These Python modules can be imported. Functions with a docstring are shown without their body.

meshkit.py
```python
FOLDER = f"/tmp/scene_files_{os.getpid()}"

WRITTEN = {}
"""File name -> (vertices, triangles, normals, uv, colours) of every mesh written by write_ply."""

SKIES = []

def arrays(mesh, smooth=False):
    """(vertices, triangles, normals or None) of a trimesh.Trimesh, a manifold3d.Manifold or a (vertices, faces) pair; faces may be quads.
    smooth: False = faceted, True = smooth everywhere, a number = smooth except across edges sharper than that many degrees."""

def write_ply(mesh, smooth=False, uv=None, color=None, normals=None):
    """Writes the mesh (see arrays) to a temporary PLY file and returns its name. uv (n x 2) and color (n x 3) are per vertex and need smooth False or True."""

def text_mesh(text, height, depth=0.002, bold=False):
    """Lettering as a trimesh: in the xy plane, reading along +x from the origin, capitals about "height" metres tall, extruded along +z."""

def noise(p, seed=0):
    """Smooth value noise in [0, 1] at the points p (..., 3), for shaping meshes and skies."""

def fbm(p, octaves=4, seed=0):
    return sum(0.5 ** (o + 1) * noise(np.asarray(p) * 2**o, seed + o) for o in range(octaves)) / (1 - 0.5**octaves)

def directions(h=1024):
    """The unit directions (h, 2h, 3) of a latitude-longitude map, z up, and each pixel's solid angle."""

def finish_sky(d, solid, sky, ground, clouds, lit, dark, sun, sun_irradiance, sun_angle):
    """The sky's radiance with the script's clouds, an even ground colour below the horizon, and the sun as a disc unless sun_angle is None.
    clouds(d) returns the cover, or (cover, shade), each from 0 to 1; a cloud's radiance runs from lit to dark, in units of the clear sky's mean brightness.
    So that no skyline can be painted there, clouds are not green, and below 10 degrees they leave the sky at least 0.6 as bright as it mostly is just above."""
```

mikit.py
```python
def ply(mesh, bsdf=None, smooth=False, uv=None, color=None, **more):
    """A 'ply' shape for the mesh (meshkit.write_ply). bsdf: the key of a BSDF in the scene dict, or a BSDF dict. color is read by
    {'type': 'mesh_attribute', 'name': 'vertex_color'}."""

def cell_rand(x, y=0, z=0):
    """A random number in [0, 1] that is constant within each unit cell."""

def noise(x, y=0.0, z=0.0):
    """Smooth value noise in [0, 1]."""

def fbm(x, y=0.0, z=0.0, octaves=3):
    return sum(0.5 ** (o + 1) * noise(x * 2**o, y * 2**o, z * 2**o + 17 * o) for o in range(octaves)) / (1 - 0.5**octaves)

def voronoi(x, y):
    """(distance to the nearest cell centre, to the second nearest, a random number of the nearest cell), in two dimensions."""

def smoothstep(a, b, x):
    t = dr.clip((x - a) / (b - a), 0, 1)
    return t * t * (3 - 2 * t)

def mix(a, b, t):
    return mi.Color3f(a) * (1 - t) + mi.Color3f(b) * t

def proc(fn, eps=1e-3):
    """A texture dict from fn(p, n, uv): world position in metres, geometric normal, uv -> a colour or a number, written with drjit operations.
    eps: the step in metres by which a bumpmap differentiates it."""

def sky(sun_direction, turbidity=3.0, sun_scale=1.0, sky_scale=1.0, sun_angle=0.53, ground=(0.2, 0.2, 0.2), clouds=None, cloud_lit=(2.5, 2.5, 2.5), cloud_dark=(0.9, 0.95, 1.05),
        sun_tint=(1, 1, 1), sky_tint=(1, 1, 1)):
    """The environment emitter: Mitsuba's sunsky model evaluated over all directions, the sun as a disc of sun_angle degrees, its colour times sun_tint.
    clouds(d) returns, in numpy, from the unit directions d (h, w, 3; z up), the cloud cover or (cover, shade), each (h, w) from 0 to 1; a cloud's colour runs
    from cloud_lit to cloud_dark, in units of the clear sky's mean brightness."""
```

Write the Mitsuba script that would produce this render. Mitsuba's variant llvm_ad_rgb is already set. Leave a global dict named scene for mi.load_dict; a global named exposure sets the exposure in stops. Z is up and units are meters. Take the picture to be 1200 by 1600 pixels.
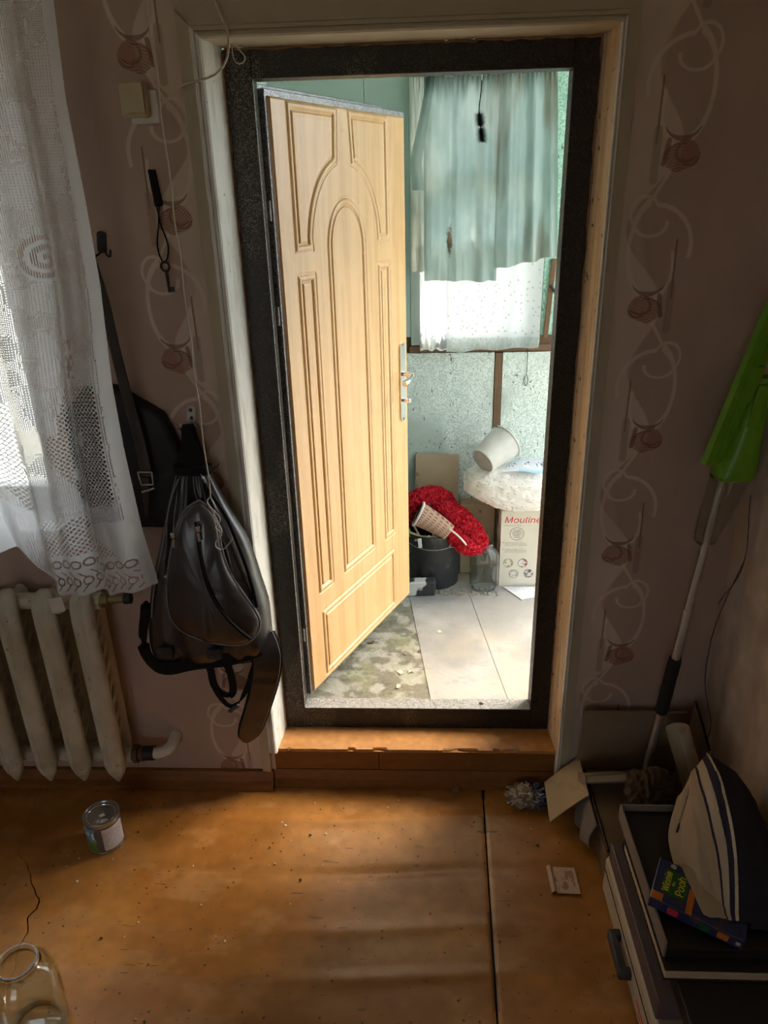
import math, random
import numpy as np, trimesh, shapely, drjit as dr
import mitsuba as mi
import mikit, meshkit
from mikit import noise, fbm, voronoi, cell_rand, smoothstep, mix, proc
from shapely.geometry import Polygon, box as sbox, Point, LineString
from trimesh.transformations import rotation_matrix, translation_matrix
T = mi.ScalarTransform4f
PI = math.pi
scene, labels = {}, {}

# ------------------------------------------------------------------ camera, sky, exposure
CAM = np.array([0.0159, -2.0915, 1.9086])
YAW, PITCH, ROLL, FPX = math.radians(-3.079), math.radians(-23.499), math.radians(-1.554), 1143.42
_f = np.array([math.sin(YAW) * math.cos(PITCH), math.cos(YAW) * math.cos(PITCH), math.sin(PITCH)])
_r = np.array([math.cos(YAW), -math.sin(YAW), 0.0])
_u = np.cross(_r, _f)
_up = -math.sin(ROLL) * _r + math.cos(ROLL) * _u
scene['camera'] = {'type': 'perspective', 'fov': math.degrees(2 * math.atan(600 / FPX)), 'fov_axis': 'x', 'near_clip': 0.02, 'far_clip': 200.0,
                   'to_world': T().look_at(origin=CAM.tolist(), target=(CAM + _f).tolist(), up=_up.tolist())}
SUN_AZ, SUN_EL = math.radians(31), math.radians(46)
scene['sky'] = mikit.sky((math.cos(SUN_AZ) * math.cos(SUN_EL), math.sin(SUN_AZ) * math.cos(SUN_EL), math.sin(SUN_EL)), turbidity=4.0, sun_scale=0.74, sky_scale=2.3, sun_angle=30,
                         ground=(0.25, 0.25, 0.22), clouds=lambda d: np.full(d.shape[:2], 0.97), cloud_lit=(1.5, 1.58, 1.62), cloud_dark=(0.9, 0.95, 1.0), sun_tint=(0.94, 0.98, 1.04))
exposure = 3.15

# ------------------------------------------------------------------ helpers
USED = set()
def key_for(name, parent=None):
    k = name if parent is None else parent + '__' + name
    if k in USED:
        i = 1
        while f'{k}_{i:03d}' in USED: i += 1
        k = f'{k}_{i:03d}'
    USED.add(k)
    return k
def tag(k, label=None, cat=None, group=None, kind=None):
    d = {}
    if label: d['label'] = label
    if cat: d['category'] = cat
    if group: d['group'] = group
    if kind: d['kind'] = kind
    if d: labels[k] = d
    return k
def thing(name, label=None, cat=None, group=None, kind=None):
    return tag(key_for(name), label, cat, group, kind)
def obj(name, mesh, bsdf, parent=None, smooth=False, label=None, cat=None, group=None, kind=None, **kw):
    k = key_for(name, parent)
    scene[k] = mikit.ply(mesh, bsdf, smooth=smooth, **kw)
    return tag(k, label, cat, group, kind)
def cat_(*ms):
    ms = [m for m in ms if m is not None]
    return trimesh.util.concatenate(ms)
def bx(x0, x1, y0, y1, z0, z1, b=0.002):
    c = np.array([(x0 + x1) / 2, (y0 + y1) / 2, (z0 + z1) / 2]); h = np.abs(np.array([x1 - x0, y1 - y0, z1 - z0])) / 2
    b = min(b, h.min() * 0.45)
    pts = []
    for sx in (-1, 1):
        for sy in (-1, 1):
            for sz in (-1, 1):
                s = np.array([sx, sy, sz])
                for k in range(3):
                    d = h - b; d[k] = h[k]
                    pts.append(c + s * d)
    return trimesh.convex.convex_hull(np.array(pts))
def rbx(w, d, h, b, loc, rz=0, rx=0, ry=0):
    """a bevelled box centred on loc, turned about x, y, then z (degrees)"""
    m = bx(-w / 2, w / 2, -d / 2, d / 2, -h / 2, h / 2, b)
    return turn(m, loc, rz, rx, ry)
def turn(m, loc=(0, 0, 0), rz=0, rx=0, ry=0):
    m = m.copy()
    for a, ax in ((rx, [1, 0, 0]), (ry, [0, 1, 0]), (rz, [0, 0, 1])):
        if a: m.apply_transform(rotation_matrix(math.radians(a), ax))
    m.apply_translation(loc)
    return m
def frames(P):
    P = np.asarray(P, float)
    t = np.gradient(P, axis=0); t /= np.linalg.norm(t, axis=1, keepdims=True) + 1e-12
    n = np.zeros_like(t); a = np.array([0, 0, 1.0]) if abs(t[0][2]) < 0.9 else np.array([1.0, 0, 0])
    n[0] = np.cross(t[0], a); n[0] /= np.linalg.norm(n[0])
    for i in range(1, len(P)):
        v = n[i - 1] - t[i] * (n[i - 1] @ t[i]); n[i] = v / (np.linalg.norm(v) + 1e-12)
    return t, n, np.cross(t, n)
def skin(rings, closed_ring=True, caps=True):
    rings = np.asarray(rings, float); m, n = rings.shape[:2]
    v = rings.reshape(-1, 3); f = []
    for i in range(m - 1):
        for j in range(n if closed_ring else n - 1):
            a, b = i * n + j, i * n + (j + 1) % n
            f += [[a, b, b + n], [a, b + n, a + n]]
    if caps and closed_ring:
        c0, c1 = len(v), len(v) + 1
        v = np.vstack([v, rings[0].mean(0), rings[-1].mean(0)])
        for j in range(n):
            f.append([c0, (j + 1) % n, j]); f.append([c1, (m - 1) * n + j, (m - 1) * n + (j + 1) % n])
    mm = trimesh.Trimesh(v, np.array(f), process=False)
    return mm
def fixn(m):
    trimesh.repair.fix_normals(m); return m
def spline(P, n=40):
    P = np.asarray(P, float)
    from scipy.interpolate import CubicSpline
    d = np.r_[0, np.cumsum(np.linalg.norm(np.diff(P, axis=0), axis=1))]
    return CubicSpline(d, P)(np.linspace(0, d[-1], n))
def tube(P, r, sides=8):
    t, n, b = frames(P); r = np.broadcast_to(r, len(P))
    a = np.linspace(0, 2 * PI, sides, endpoint=False)
    rings = [P[i] + r[i] * (np.cos(a)[:, None] * n[i] + np.sin(a)[:, None] * b[i]) for i in range(len(P))]
    return fixn(skin(rings))
def strap(P, side, w, th):
    """a flat band along P: side = direction of its width"""
    P = np.asarray(P, float); t, _, _ = frames(P); w = np.broadcast_to(w, len(P))
    rings = []
    for i in range(len(P)):
        s = np.asarray(side, float) if np.ndim(side) == 1 else np.asarray(side[i], float)
        s = s - t[i] * (s @ t[i]); s /= np.linalg.norm(s); nn = np.cross(t[i], s)
        c = []
        for a, bb in ((-1, -.6), (-.9, -1), (.9, -1), (1, -.6), (1, .6), (.9, 1), (-.9, 1), (-1, .6)):
            c.append(P[i] + s * a * w[i] / 2 + nn * bb * th / 2)
        rings.append(c)
    return fixn(skin(rings))
def lathe(prof, n=48, loc=(0, 0, 0), rz=0, rx=0, ry=0):
    prof = np.asarray(prof, float); a = np.linspace(0, 2 * PI, n, endpoint=False)
    rings = [np.stack([r * np.cos(a), r * np.sin(a), np.full(n, z)], 1) for r, z in prof]
    m = skin(rings, caps=False); m.merge_vertices(); m.update_faces(m.nondegenerate_faces())
    return turn(m, loc, rz, rx, ry)
def ext_xz(poly, y0, y1):
    """extrude an (x, z) polygon from y0 to y1"""
    ms = [trimesh.creation.extrude_polygon(g, abs(y1 - y0), engine='earcut') for g in getattr(poly, 'geoms', [poly])]
    m = cat_(*ms); v = m.vertices.copy()
    m = trimesh.Trimesh(np.c_[v[:, 0], min(y0, y1) + v[:, 2], v[:, 1]], m.faces[:, ::-1], process=False)
    return fixn(m)
def ext_xy(poly, z0, z1):
    ms = [trimesh.creation.extrude_polygon(g, z1 - z0, engine='earcut') for g in getattr(poly, 'geoms', [poly])]
    m = cat_(*ms); m.apply_translation([0, 0, z0]); return m
def grid(fn, us, vs, keep=None):
    U, V = np.meshgrid(us, vs, indexing='ij'); Pn = fn(U, V).reshape(-1, 3); n = len(vs)
    i, j = np.meshgrid(np.arange(len(us) - 1), np.arange(n - 1), indexing='ij')
    q = np.stack([i * n + j, (i + 1) * n + j, (i + 1) * n + j + 1, i * n + j + 1], -1)
    q = q.reshape(-1, 4) if keep is None else q[keep]
    f = np.vstack([q[:, [0, 1, 2]], q[:, [0, 2, 3]]])
    m = trimesh.Trimesh(Pn, f, process=False); m.remove_unreferenced_vertices()
    return m
def slab(fn, us, vs, th):
    """a closed sheet: the surface fn and its offset along the normal"""
    m = grid(fn, us, vs); n = m.vertex_normals; nu, nv = len(us), len(vs)
    v = np.vstack([m.vertices + n * th / 2, m.vertices - n * th / 2]); k = len(m.vertices)
    f = [m.faces, m.faces[:, ::-1] + k]
    e = [a * nv for a in range(nu)] + [(nu - 1) * nv + b for b in range(1, nv)] + [a * nv + nv - 1 for a in range(nu - 2, -1, -1)] + [b for b in range(nv - 2, 0, -1)]
    r = np.array([[e[i], e[(i + 1) % len(e)]] for i in range(len(e))])
    f += [np.c_[r[:, 0], r[:, 1] + k, r[:, 1]], np.c_[r[:, 0], r[:, 0] + k, r[:, 1] + k]]
    return fixn(trimesh.Trimesh(v, np.vstack(f), process=False))
def rot_poly(w, h, r):
    return sbox(-w / 2 + r, -h / 2 + r, w / 2 - r, h / 2 - r).buffer(r, 8)
def ico(r, loc, scale=(1, 1, 1), sub=3):
    m = trimesh.creation.icosphere(subdivisions=sub, radius=r); m.apply_scale(scale); m.apply_translation(loc); return m
def quad(A, B, C, D, th, bend=0.0, n=8):
    A, B, C, D = map(np.array, (A, B, C, D))
    return slab(lambda U, V: ((1 - U) * (1 - V))[..., None] * A + (U * (1 - V))[..., None] * B + (U * V)[..., None] * C + ((1 - U) * V)[..., None] * D + np.stack([0 * U, 0 * U, bend * np.sin(PI * U)], -1), np.linspace(0, 1, n), np.linspace(0, 1, n), th)
def text_on(txt, h, origin, right, up, depth=0.0006, bold=False, width=None, shear=0):
    m = meshkit.text_mesh(txt, h, depth, bold); v = np.array(m.vertices)
    if width: v[:, 0] *= width / v[:, 0].max()
    v[:, 0] += shear * v[:, 1]
    right, up = np.asarray(right, float), np.asarray(up, float); right = right / np.linalg.norm(right); up = up / np.linalg.norm(up)
    return trimesh.Trimesh(np.asarray(origin) + v[:, :1] * right + v[:, 1:2] * up + v[:, 2:] * np.cross(right, up), m.faces, process=False)
def rgb(*c): return {'type': 'rgb', 'value': list(c)}
def mat(name, color, rough=0.6, two=True, **kw):
    c = proc(color) if callable(color) else rgb(*color)
    d = {'type': 'principled', 'base_color': c, 'roughness': rough, **kw}
    if 'bump' in kw:
        fn, s = kw['bump']; del d['bump']
        d = {'type': 'bumpmap', 'nested': {'type': 'proc', **{k: v for k, v in proc(fn, 0.0008).items() if k != 'type'}}, 'scale': s, 'bsdf': d}
    scene[name] = {'type': 'twosided', 'bsdf': d} if two else d
    return name
def thin(name, color, trans=1.0, rough=0.8):
    c = proc(color) if callable(color) else rgb(*color)
    scene[name] = {'type': 'principledthin', 'base_color': c, 'roughness': rough, 'diff_trans': trans, 'spec_trans': 0.0}
    return name

# ------------------------------------------------------------------ wallpaper print (flat print in metres on the wall)
def arc(x, y, cx, cy, rx, ry, w, a0, a1):
    dx, dy = (x - cx) / rx, (y - cy) / ry
    d = dr.abs(dr.sqrt(dx * dx + dy * dy) - 1) * min(rx, ry)
    a = dr.atan2(dy, dx) * (180 / PI); a = dr.select(a < a0, a + 360, a)
    return dr.select((a >= a0) & (a <= a1), 1 - smoothstep(w * 0.6, w, d), 0)
def seg(x, y, x0, y0, x1, y1, w):
    lx, ly = x1 - x0, y1 - y0; t = dr.clip(((x - x0) * lx + (y - y0) * ly) / (lx * lx + ly * ly), 0, 1)
    d = dr.sqrt(dr.square(x - x0 - t * lx) + dr.square(y - y0 - t * ly))
    return 1 - smoothstep(w * 0.6, w, d)
def paper(xs, z, zoff, base, pale, ribbon, rose, leaf):
    """xs: distance from the wall's door axis, growing away from the door"""
    TT = 0.358
    edge = 0.6 + 0.045 * dr.sin(2 * PI * (z - zoff + 0.07) / (2 * TT) * 2.0) + 0.02 * dr.sin(2 * PI * (z - zoff) / (2 * TT))
    c = mix(base, pale, 0.9 * (1 - smoothstep(edge - 0.004, edge + 0.004, xs)))
    c = mix(c, pale, 0.35 * (1 - smoothstep(0.004, 0.02, dr.abs(xs - 0.565 - 0.03 * dr.sin(z * 8.8)))))
    k0 = dr.floor((z - zoff + TT / 2) / TT)
    w = 0.0065; rb, lf, ink, dark = 0.0, 0.0, 0.0, 0.0
    for s in (-1, 0, 1):
        k = k0 + s; v = z - zoff - k * TT
        odd = (k - 2 * dr.floor(k / 2)) > 0.5
        lx = dr.select(odd, -(xs - 0.605), xs - 0.645)
        for t in (arc(lx, v, 0.0, 0.15, 0.060, 0.115, w, -70, 75), arc(lx, v, 0.03, 0.235, 0.034, 0.038, w * 0.7, -40, 150), arc(lx, v, 0.012, 0.21, 0.040, 0.030, w * 0.7, 170, 350),
                  arc(lx, v, -0.012, 0.105, 0.042, 0.075, w * .8, 150, 262), seg(lx, v, -0.014, -0.022, -0.055, -0.092, w * .8), arc(lx, v, -0.045, -0.205, 0.098, 0.100, w, -15, 88)):
            rb = dr.maximum(rb, t)
        if s: continue
        smile = arc(lx, v, 0.0, 0.082, 0.046, 0.042, 0.0085 * dr.maximum(0.15, 1 - dr.abs(lx) / 0.05), 205, 335)
        lf = dr.maximum(smile, dr.maximum(seg(lx, v, -0.038, -0.014, -0.030, 0.036, 0.0075), seg(lx, v, -0.060, 0.03, -0.058, 0.17, 0.003)))
        lf = dr.maximum(lf, 0.5 * seg(lx, v, -0.058, -0.05, -0.058, 0.06, 0.012))
        px, py = lx * 0.94 + v * 0.34, v * 0.94 - lx * 0.34
        ang = dr.atan2(py, px); rr = dr.sqrt(dr.square(px / dr.select(px > 0, 0.050, 0.037)) + dr.square(py / (0.033 + 0.10 * dr.maximum(px, 0)))) + 0.05 * dr.sin(ang * 4 + 1)
        ink = (1 - smoothstep(0.90, 1.02, rr)) * (0.62 + 0.22 * dr.sin(py * 900 + 5 * dr.sin(px * 90)) * smoothstep(0.2, 0.8, rr))
        dark = dr.maximum(arc(px, py, 0.020, 0.006, 0.028, 0.022, 0.0035, 105, 300), arc(px, py, -0.004, 0.002, 0.036, 0.028, 0.0035, 50, 215))
        dark = 0.8 * dr.maximum(dark, arc(px, py, 0.022, -0.012, 0.018, 0.014, 0.0028, 150, 350)) * (rr < 1.05)
    c = mix(c, ribbon, 0.6 * rb); c = mix(c, leaf, 0.7 * lf); c = mix(c, rose, ink); c = mix(c, leaf, 0.75 * dark)
    return c
def wp_front(p, n, uv):
    xs = dr.abs(p.x)
    zo = dr.select(p.x > 0, 1.972, 2.216)
    c = paper(xs, p.z, zo, (0.43, 0.315, 0.255), (0.58, 0.485, 0.40), (0.66, 0.57, 0.48), (0.25, 0.085, 0.036), (0.16, 0.08, 0.05))
    dirt = fbm(p.x * 5, p.z * 3, p.y * 5)
    return c * (0.72 + 0.5 * dirt)
mat('mat_wallpaper', wp_front, 0.75)
def wp_side(p, n, uv):
    s = fbm(p.y * 7, p.z * 1.2, 3.0)
    c = mix((0.37, 0.29, 0.235), (0.52, 0.435, 0.365), smoothstep(0.35, 0.65, s))
    tan = smoothstep(0.62, 0.70, fbm(p.y * 3 + 5, p.z * 3, 1.0) + 0.25 * smoothstep(-0.3, -0.55, p.y) * smoothstep(0.95, 0.3, p.z))
    c = mix(c, (0.50, 0.37, 0.20), 0.8 * tan)
    return c * (0.75 + 0.4 * fbm(p.y * 20, p.z * 15))
mat('mat_side_paper', wp_side, 0.75)
mat('mat_plain_wall', lambda p, n, uv: mix((0.36, 0.28, 0.22), (0.46, 0.38, 0.3), fbm(p.x * 3, p.y * 3, p.z * 2)), 0.8)
mat('mat_plaster', lambda p, n, uv: mix((0.55, 0.52, 0.47), (0.65, 0.62, 0.56), fbm(p.x * 3, p.y * 3, p.z * 3)), 0.85)

def white_paint(p, n, uv):
    f = fbm(p.x * 40, p.y * 40, p.z * 9); g = fbm(p.x * 90, p.y * 90, p.z * 60)
    c = mix((0.66, 0.67, 0.64), (0.55, 0.54, 0.48), smoothstep(0.45, 0.8, f))
    return mix(c, (0.10, 0.07, 0.045), smoothstep(0.80, 0.84, g) * 0.7)
mat('mat_white_paint', white_paint, 0.42)
mat('mat_beige_paint', lambda p, n, uv: mix((0.45, 0.40, 0.29), (0.38, 0.33, 0.235), fbm(p.x * 12, p.y * 12, p.z * 5)), 0.5)
def tan_wood(p, n, uv):
    f = fbm(p.x * 60, p.y * 60, p.z * 3); g = fbm(p.x * 80, p.y * 80, p.z * 50)
    c = mix((0.60, 0.44, 0.28), (0.45, 0.33, 0.21), smoothstep(0.3, 0.7, f)); c = mix(c, (0.55, 0.52, 0.46), 0.5 * smoothstep(0.45, 0.7, fbm(p.x * 30 + 9, p.y * 70, p.z * 2)))
    return mix(c, (0.05, 0.03, 0.02), smoothstep(0.72, 0.77, g))
mat('mat_tan_wood', tan_wood, 0.5)
def hammered(p, n, uv):
    sp = voronoi((p.x + p.y) * 420, p.z * 420)[2]
    worn = smoothstep(0.5, 0.62, fbm(p.x * 9, p.y * 9, p.z * 3)) * (p.x < 0)
    return mix((0.013, 0.011, 0.009), (0.16, 0.13, 0.10), smoothstep(0.6, 0.9, sp) * (0.25 + 0.75 * worn))
mat('mat_black_steel', hammered, 0.45, metallic=0.2, specular=0.5)
mat('mat_grey_steel', lambda p, n, uv: mix((0.16, 0.165, 0.18), (0.48, 0.49, 0.50), smoothstep(0.3, 0.8, voronoi((p.x + p.y) * 420, p.z * 420 + p.y * 100)[2])), 0.38, metallic=0.35)
mat('mat_sill_steel', lambda p, n, uv: mix((0.14, 0.14, 0.14), (0.45, 0.45, 0.45), smoothstep(0.2, 0.9, voronoi(p.x * 420, p.y * 420)[2])), 0.5, metallic=0.2)
mat('mat_chrome', (0.78, 0.78, 0.80), 0.14, metallic=1.0)
mat('mat_dull_metal', (0.42, 0.41, 0.38), 0.35, metallic=0.9)
mat('mat_dark_metal', (0.03, 0.028, 0.026), 0.45, metallic=0.5)
mat('mat_brass', (0.30, 0.24, 0.12), 0.4, metallic=0.8)
def honey(p, n, uv):
    s = p.x * 0.431 + p.y * 0.902
    g = fbm(s * 60 + 4 * fbm(s * 6, p.z * 1.2), p.z * 2.2, 0.0, 4); k = smoothstep(0.72, 0.8, noise(s * 35, p.z * 5))
    c = mix((0.67, 0.415, 0.185), (0.615, 0.360, 0.145), smoothstep(0.3, 0.75, g))
    return mix(c, (0.50, 0.28, 0.11), 0.22 * k)
mat('mat_honey', honey, 0.33, specular=0.9, clearcoat=1.0, clearcoat_gloss=0.80)
def floor_paint(p, n, uv):
    a = fbm(p.x * 3, p.y * 6, 0.0, 4); b = fbm(p.x * 30, p.y * 30, 5.0); w = fbm(p.x * 9 + 3, p.y * 14, 2.0, 4)
    c = mix((0.285, 0.112, 0.021), (0.395, 0.175, 0.041), smoothstep(0.3, 0.7, a))
    c = mix(c, (0.42, 0.235, 0.095), 0.38 * smoothstep(0.52, 0.75, w)); c = c * (0.85 + 0.3 * b)
    v = voronoi(p.x * 16, p.y * 16)
    spot = (1 - smoothstep(0.03, 0.07, v[0])) * (v[2] > 0.72)
    v2 = voronoi(p.x * 45, p.y * 45); spot = dr.maximum(spot, (1 - smoothstep(0.05, 0.10, v2[0])) * (v2[2] > 0.9))
    c = mix(c, (0.06, 0.028, 0.012), 0.85 * spot)
    seam = (1 - smoothstep(0.002, 0.012, dr.abs(p.x - 0.216 - 0.033 * (p.y + 0.5)))) * smoothstep(0.5, 0.6, fbm(p.y * 14, 2.0))
    c = mix(c, (0.05, 0.025, 0.012), 0.8 * seam)
    scr = smoothstep(0.80, 0.86, fbm(p.x * 14, p.y * 90, 7.0)) * smoothstep(0.4, 0.6, fbm(p.x * 4, p.y * 4, 9.0))
    return mix(c, (0.10, 0.05, 0.02), 0.7 * scr)
mat('mat_floor', floor_paint, 0.37, specular=0.5, clearcoat=0.5, clearcoat_gloss=0.75)
mat('mat_brown_paint', lambda p, n, uv: mix((0.34, 0.155, 0.05), (0.44, 0.22, 0.08), fbm(p.x * 8, p.y * 30, p.z * 40)) * (0.8 + 0.4 * fbm(p.x * 50, p.y * 50, p.z * 50)), 0.36, specular=0.45)
mat('mat_dark_brown_paint', lambda p, n, uv: mix((0.175, 0.070, 0.019), (0.25, 0.105, 0.031), fbm(p.x * 8, p.y * 30, p.z * 40)) * (0.8 + 0.4 * fbm(p.x * 50, p.y * 50, p.z * 50)), 0.42, specular=0.2)
mat('mat_void', (0.015, 0.012, 0.01), 0.9)

# ------------------------------------------------------------------ the room
WY = -0.11                                                     # room face of the door wall
door_hole = sbox(-0.495, 0.0, 0.485, 2.27); win_hole = sbox(-2.0, 1.03, -1.075, 2.35)
front = sbox(-2.6, 0.0, 0.95, 2.75).difference(door_hole).difference(win_hole)
obj('wall_front', ext_xz(front, WY, 0.07), 'mat_wallpaper', label='pinkish brown wallpapered wall with printed roses around the doorway', kind='structure')
ys = np.r_[np.linspace(-5.2, -2.0, 80)[:-1], np.linspace(-2.0, WY, 330)]; zs = np.linspace(0, 2.75, 90)
def sidewall(U, V):
    w = np.exp(-((U + 0.9) / 0.8) ** 2)
    d = 0.035 * (meshkit.fbm(np.stack([U * 11 + 0.3 * V, V * 0.8, 0 * U], -1), 3, 5) - 0.5) * w + 0.006 * (meshkit.fbm(np.stack([U * 40, V * 5, 0 * U], -1), 2, 9) - 0.5) * w
    return np.stack([0.935 + d - 0.5 * np.maximum(0, -U - 2.6) * 0, U, V], -1)
wr = thing('wall_right', 'side wall with wrinkled loose pale wallpaper beside the mop', kind='structure')
obj('base', bx(0.95, 1.05, -5.2, WY, 0, 2.75), 'mat_plaster', wr)
obj('loose_wallpaper', grid(sidewall, ys, zs), 'mat_side_paper', wr, smooth=True)
obj('wall_left', bx(-2.7, -2.6, -5.2, 0.07, 0, 2.75), 'mat_plain_wall', kind='structure')
obj('wall_back', ext_xz(sbox(-2.7, 0, 1.05, 2.75).difference(sbox(-2.0, 0.95, -0.55, 2.3)), -5.3, -5.2), 'mat_plain_wall', kind='structure')
scene['mat_pane'] = {'type': 'thindielectric', 'int_ior': 1.5}
mat('mat_window_paint', (0.62, 0.61, 0.57), 0.45)
w3 = thing('window_3', kind='structure')
for q in ((-2.0, -1.94, 0.95, 2.3), (-0.61, -0.55, 0.95, 2.3), (-1.94, -0.61, 0.95, 1.01), (-1.94, -0.61, 2.24, 2.3), (-1.30, -1.25, 1.01, 2.24)): obj('bar', bx(q[0], q[1], -5.28, -5.22, q[2], q[3], 0.004), 'mat_window_paint', w3)
for q in ((-1.94, -1.30), (-1.25, -0.61)): obj('pane', bx(q[0], q[1], -5.2501, -5.25, 1.01, 2.24, 0.00001), 'mat_pane', w3)

obj('ceiling', bx(-2.7, 1.05, -5.3, 0.07, 2.75, 2.85), 'mat_plaster', kind='structure')
# floor: painted hardboard sheets on a base, rippled by the boards below
fl = thing('floor', 'glossy orange-brown painted hardboard floor with dark seams', kind='structure')
obj('base', bx(-2.7, 1.05, -5.3, 0.07, -0.12, -0.012), 'mat_void', fl)
def ripple(x, y):
    r = 0.0
    for yy, a, x0, x1 in ((-0.265, 0.0035, -0.5, 0.2), (-0.47, -0.004, -0.4, 0.15), (-0.66, 0.003, -0.3, 0.2), (-0.80, 0.003, -0.4, 0.25), (-1.05, 0.003, -1, 0.2)):
        win = 1 / (1 + np.exp(-(x - x0) / 0.12)) / (1 + np.exp((x - x1) / 0.05))
        r = r + 1.5 * a * np.exp(-((y - yy - 0.02 * np.sin(x * 4)) / 0.022) ** 2) * (0.35 + 0.65 * win)
    return r + 0.0022 * (meshkit.fbm(np.stack([x * 3, y * 7, 0 * x], -1), 3, 2) - 0.5)
_cy = [-5.2, -1.1, -0.95, -0.82, -0.74, -0.70, -0.655, -0.625, -0.594, -0.55, -0.506, -0.475, -0.447, -0.42, -0.2, 0]
_cx = [-1.05, -1.07, -1.085, -1.095, -1.115, -1.108, -1.13, -1.118, -1.127, -1.17, -1.200, -1.222, -1.252, -1.285, -1.33, -1.34]
def crack(y): return np.interp(y, _cy, _cx) + 0.006 * (meshkit.noise(np.stack([y * 45, 0 * y, 0 * y], -1), 3) - 0.5)
def seam(y): return 0.216 + 0.033 * (y + 0.5)
def sheet(xa, xb, lift=0.0):
    def fn(U, V):
        y = -5.2 + V * 5.09; a = xa(y) if callable(xa) else xa; b = xb(y) if callable(xb) else xb
        x = a + U * (b - a); ed = np.minimum(x - a, b - x)
        z = ripple(x, y) + lift - 0.003 * np.exp(-(ed / 0.006) ** 2) * np.clip((x + 0.6) / 0.5, 0.12, 1)
        return np.stack([x, y + 0 * x, z - 0.001], -1)
    vs = np.r_[np.linspace(0, 0.68, 60), np.linspace(0.68, 1.0, 340)[1:]]
    return grid(fn, np.r_[0, 0.002, 0.005, np.linspace(0.01, 0.99, 110), 0.995, 0.998, 1], vs)
obj('hardboard_sheet', sheet(-2.6, lambda y: crack(y) - 0.0006 - 0.0035 * np.exp(-((y + 0.62) / 0.13) ** 2)), 'mat_floor', fl, smooth=True)
obj('hardboard_sheet', sheet(lambda y: crack(y), lambda y: seam(y) - 0.0025), 'mat_floor', fl, smooth=True)
obj('hardboard_sheet', sheet(lambda y: seam(y) + 0.0025, 0.935), 'mat_floor', fl, smooth=True)

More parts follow.
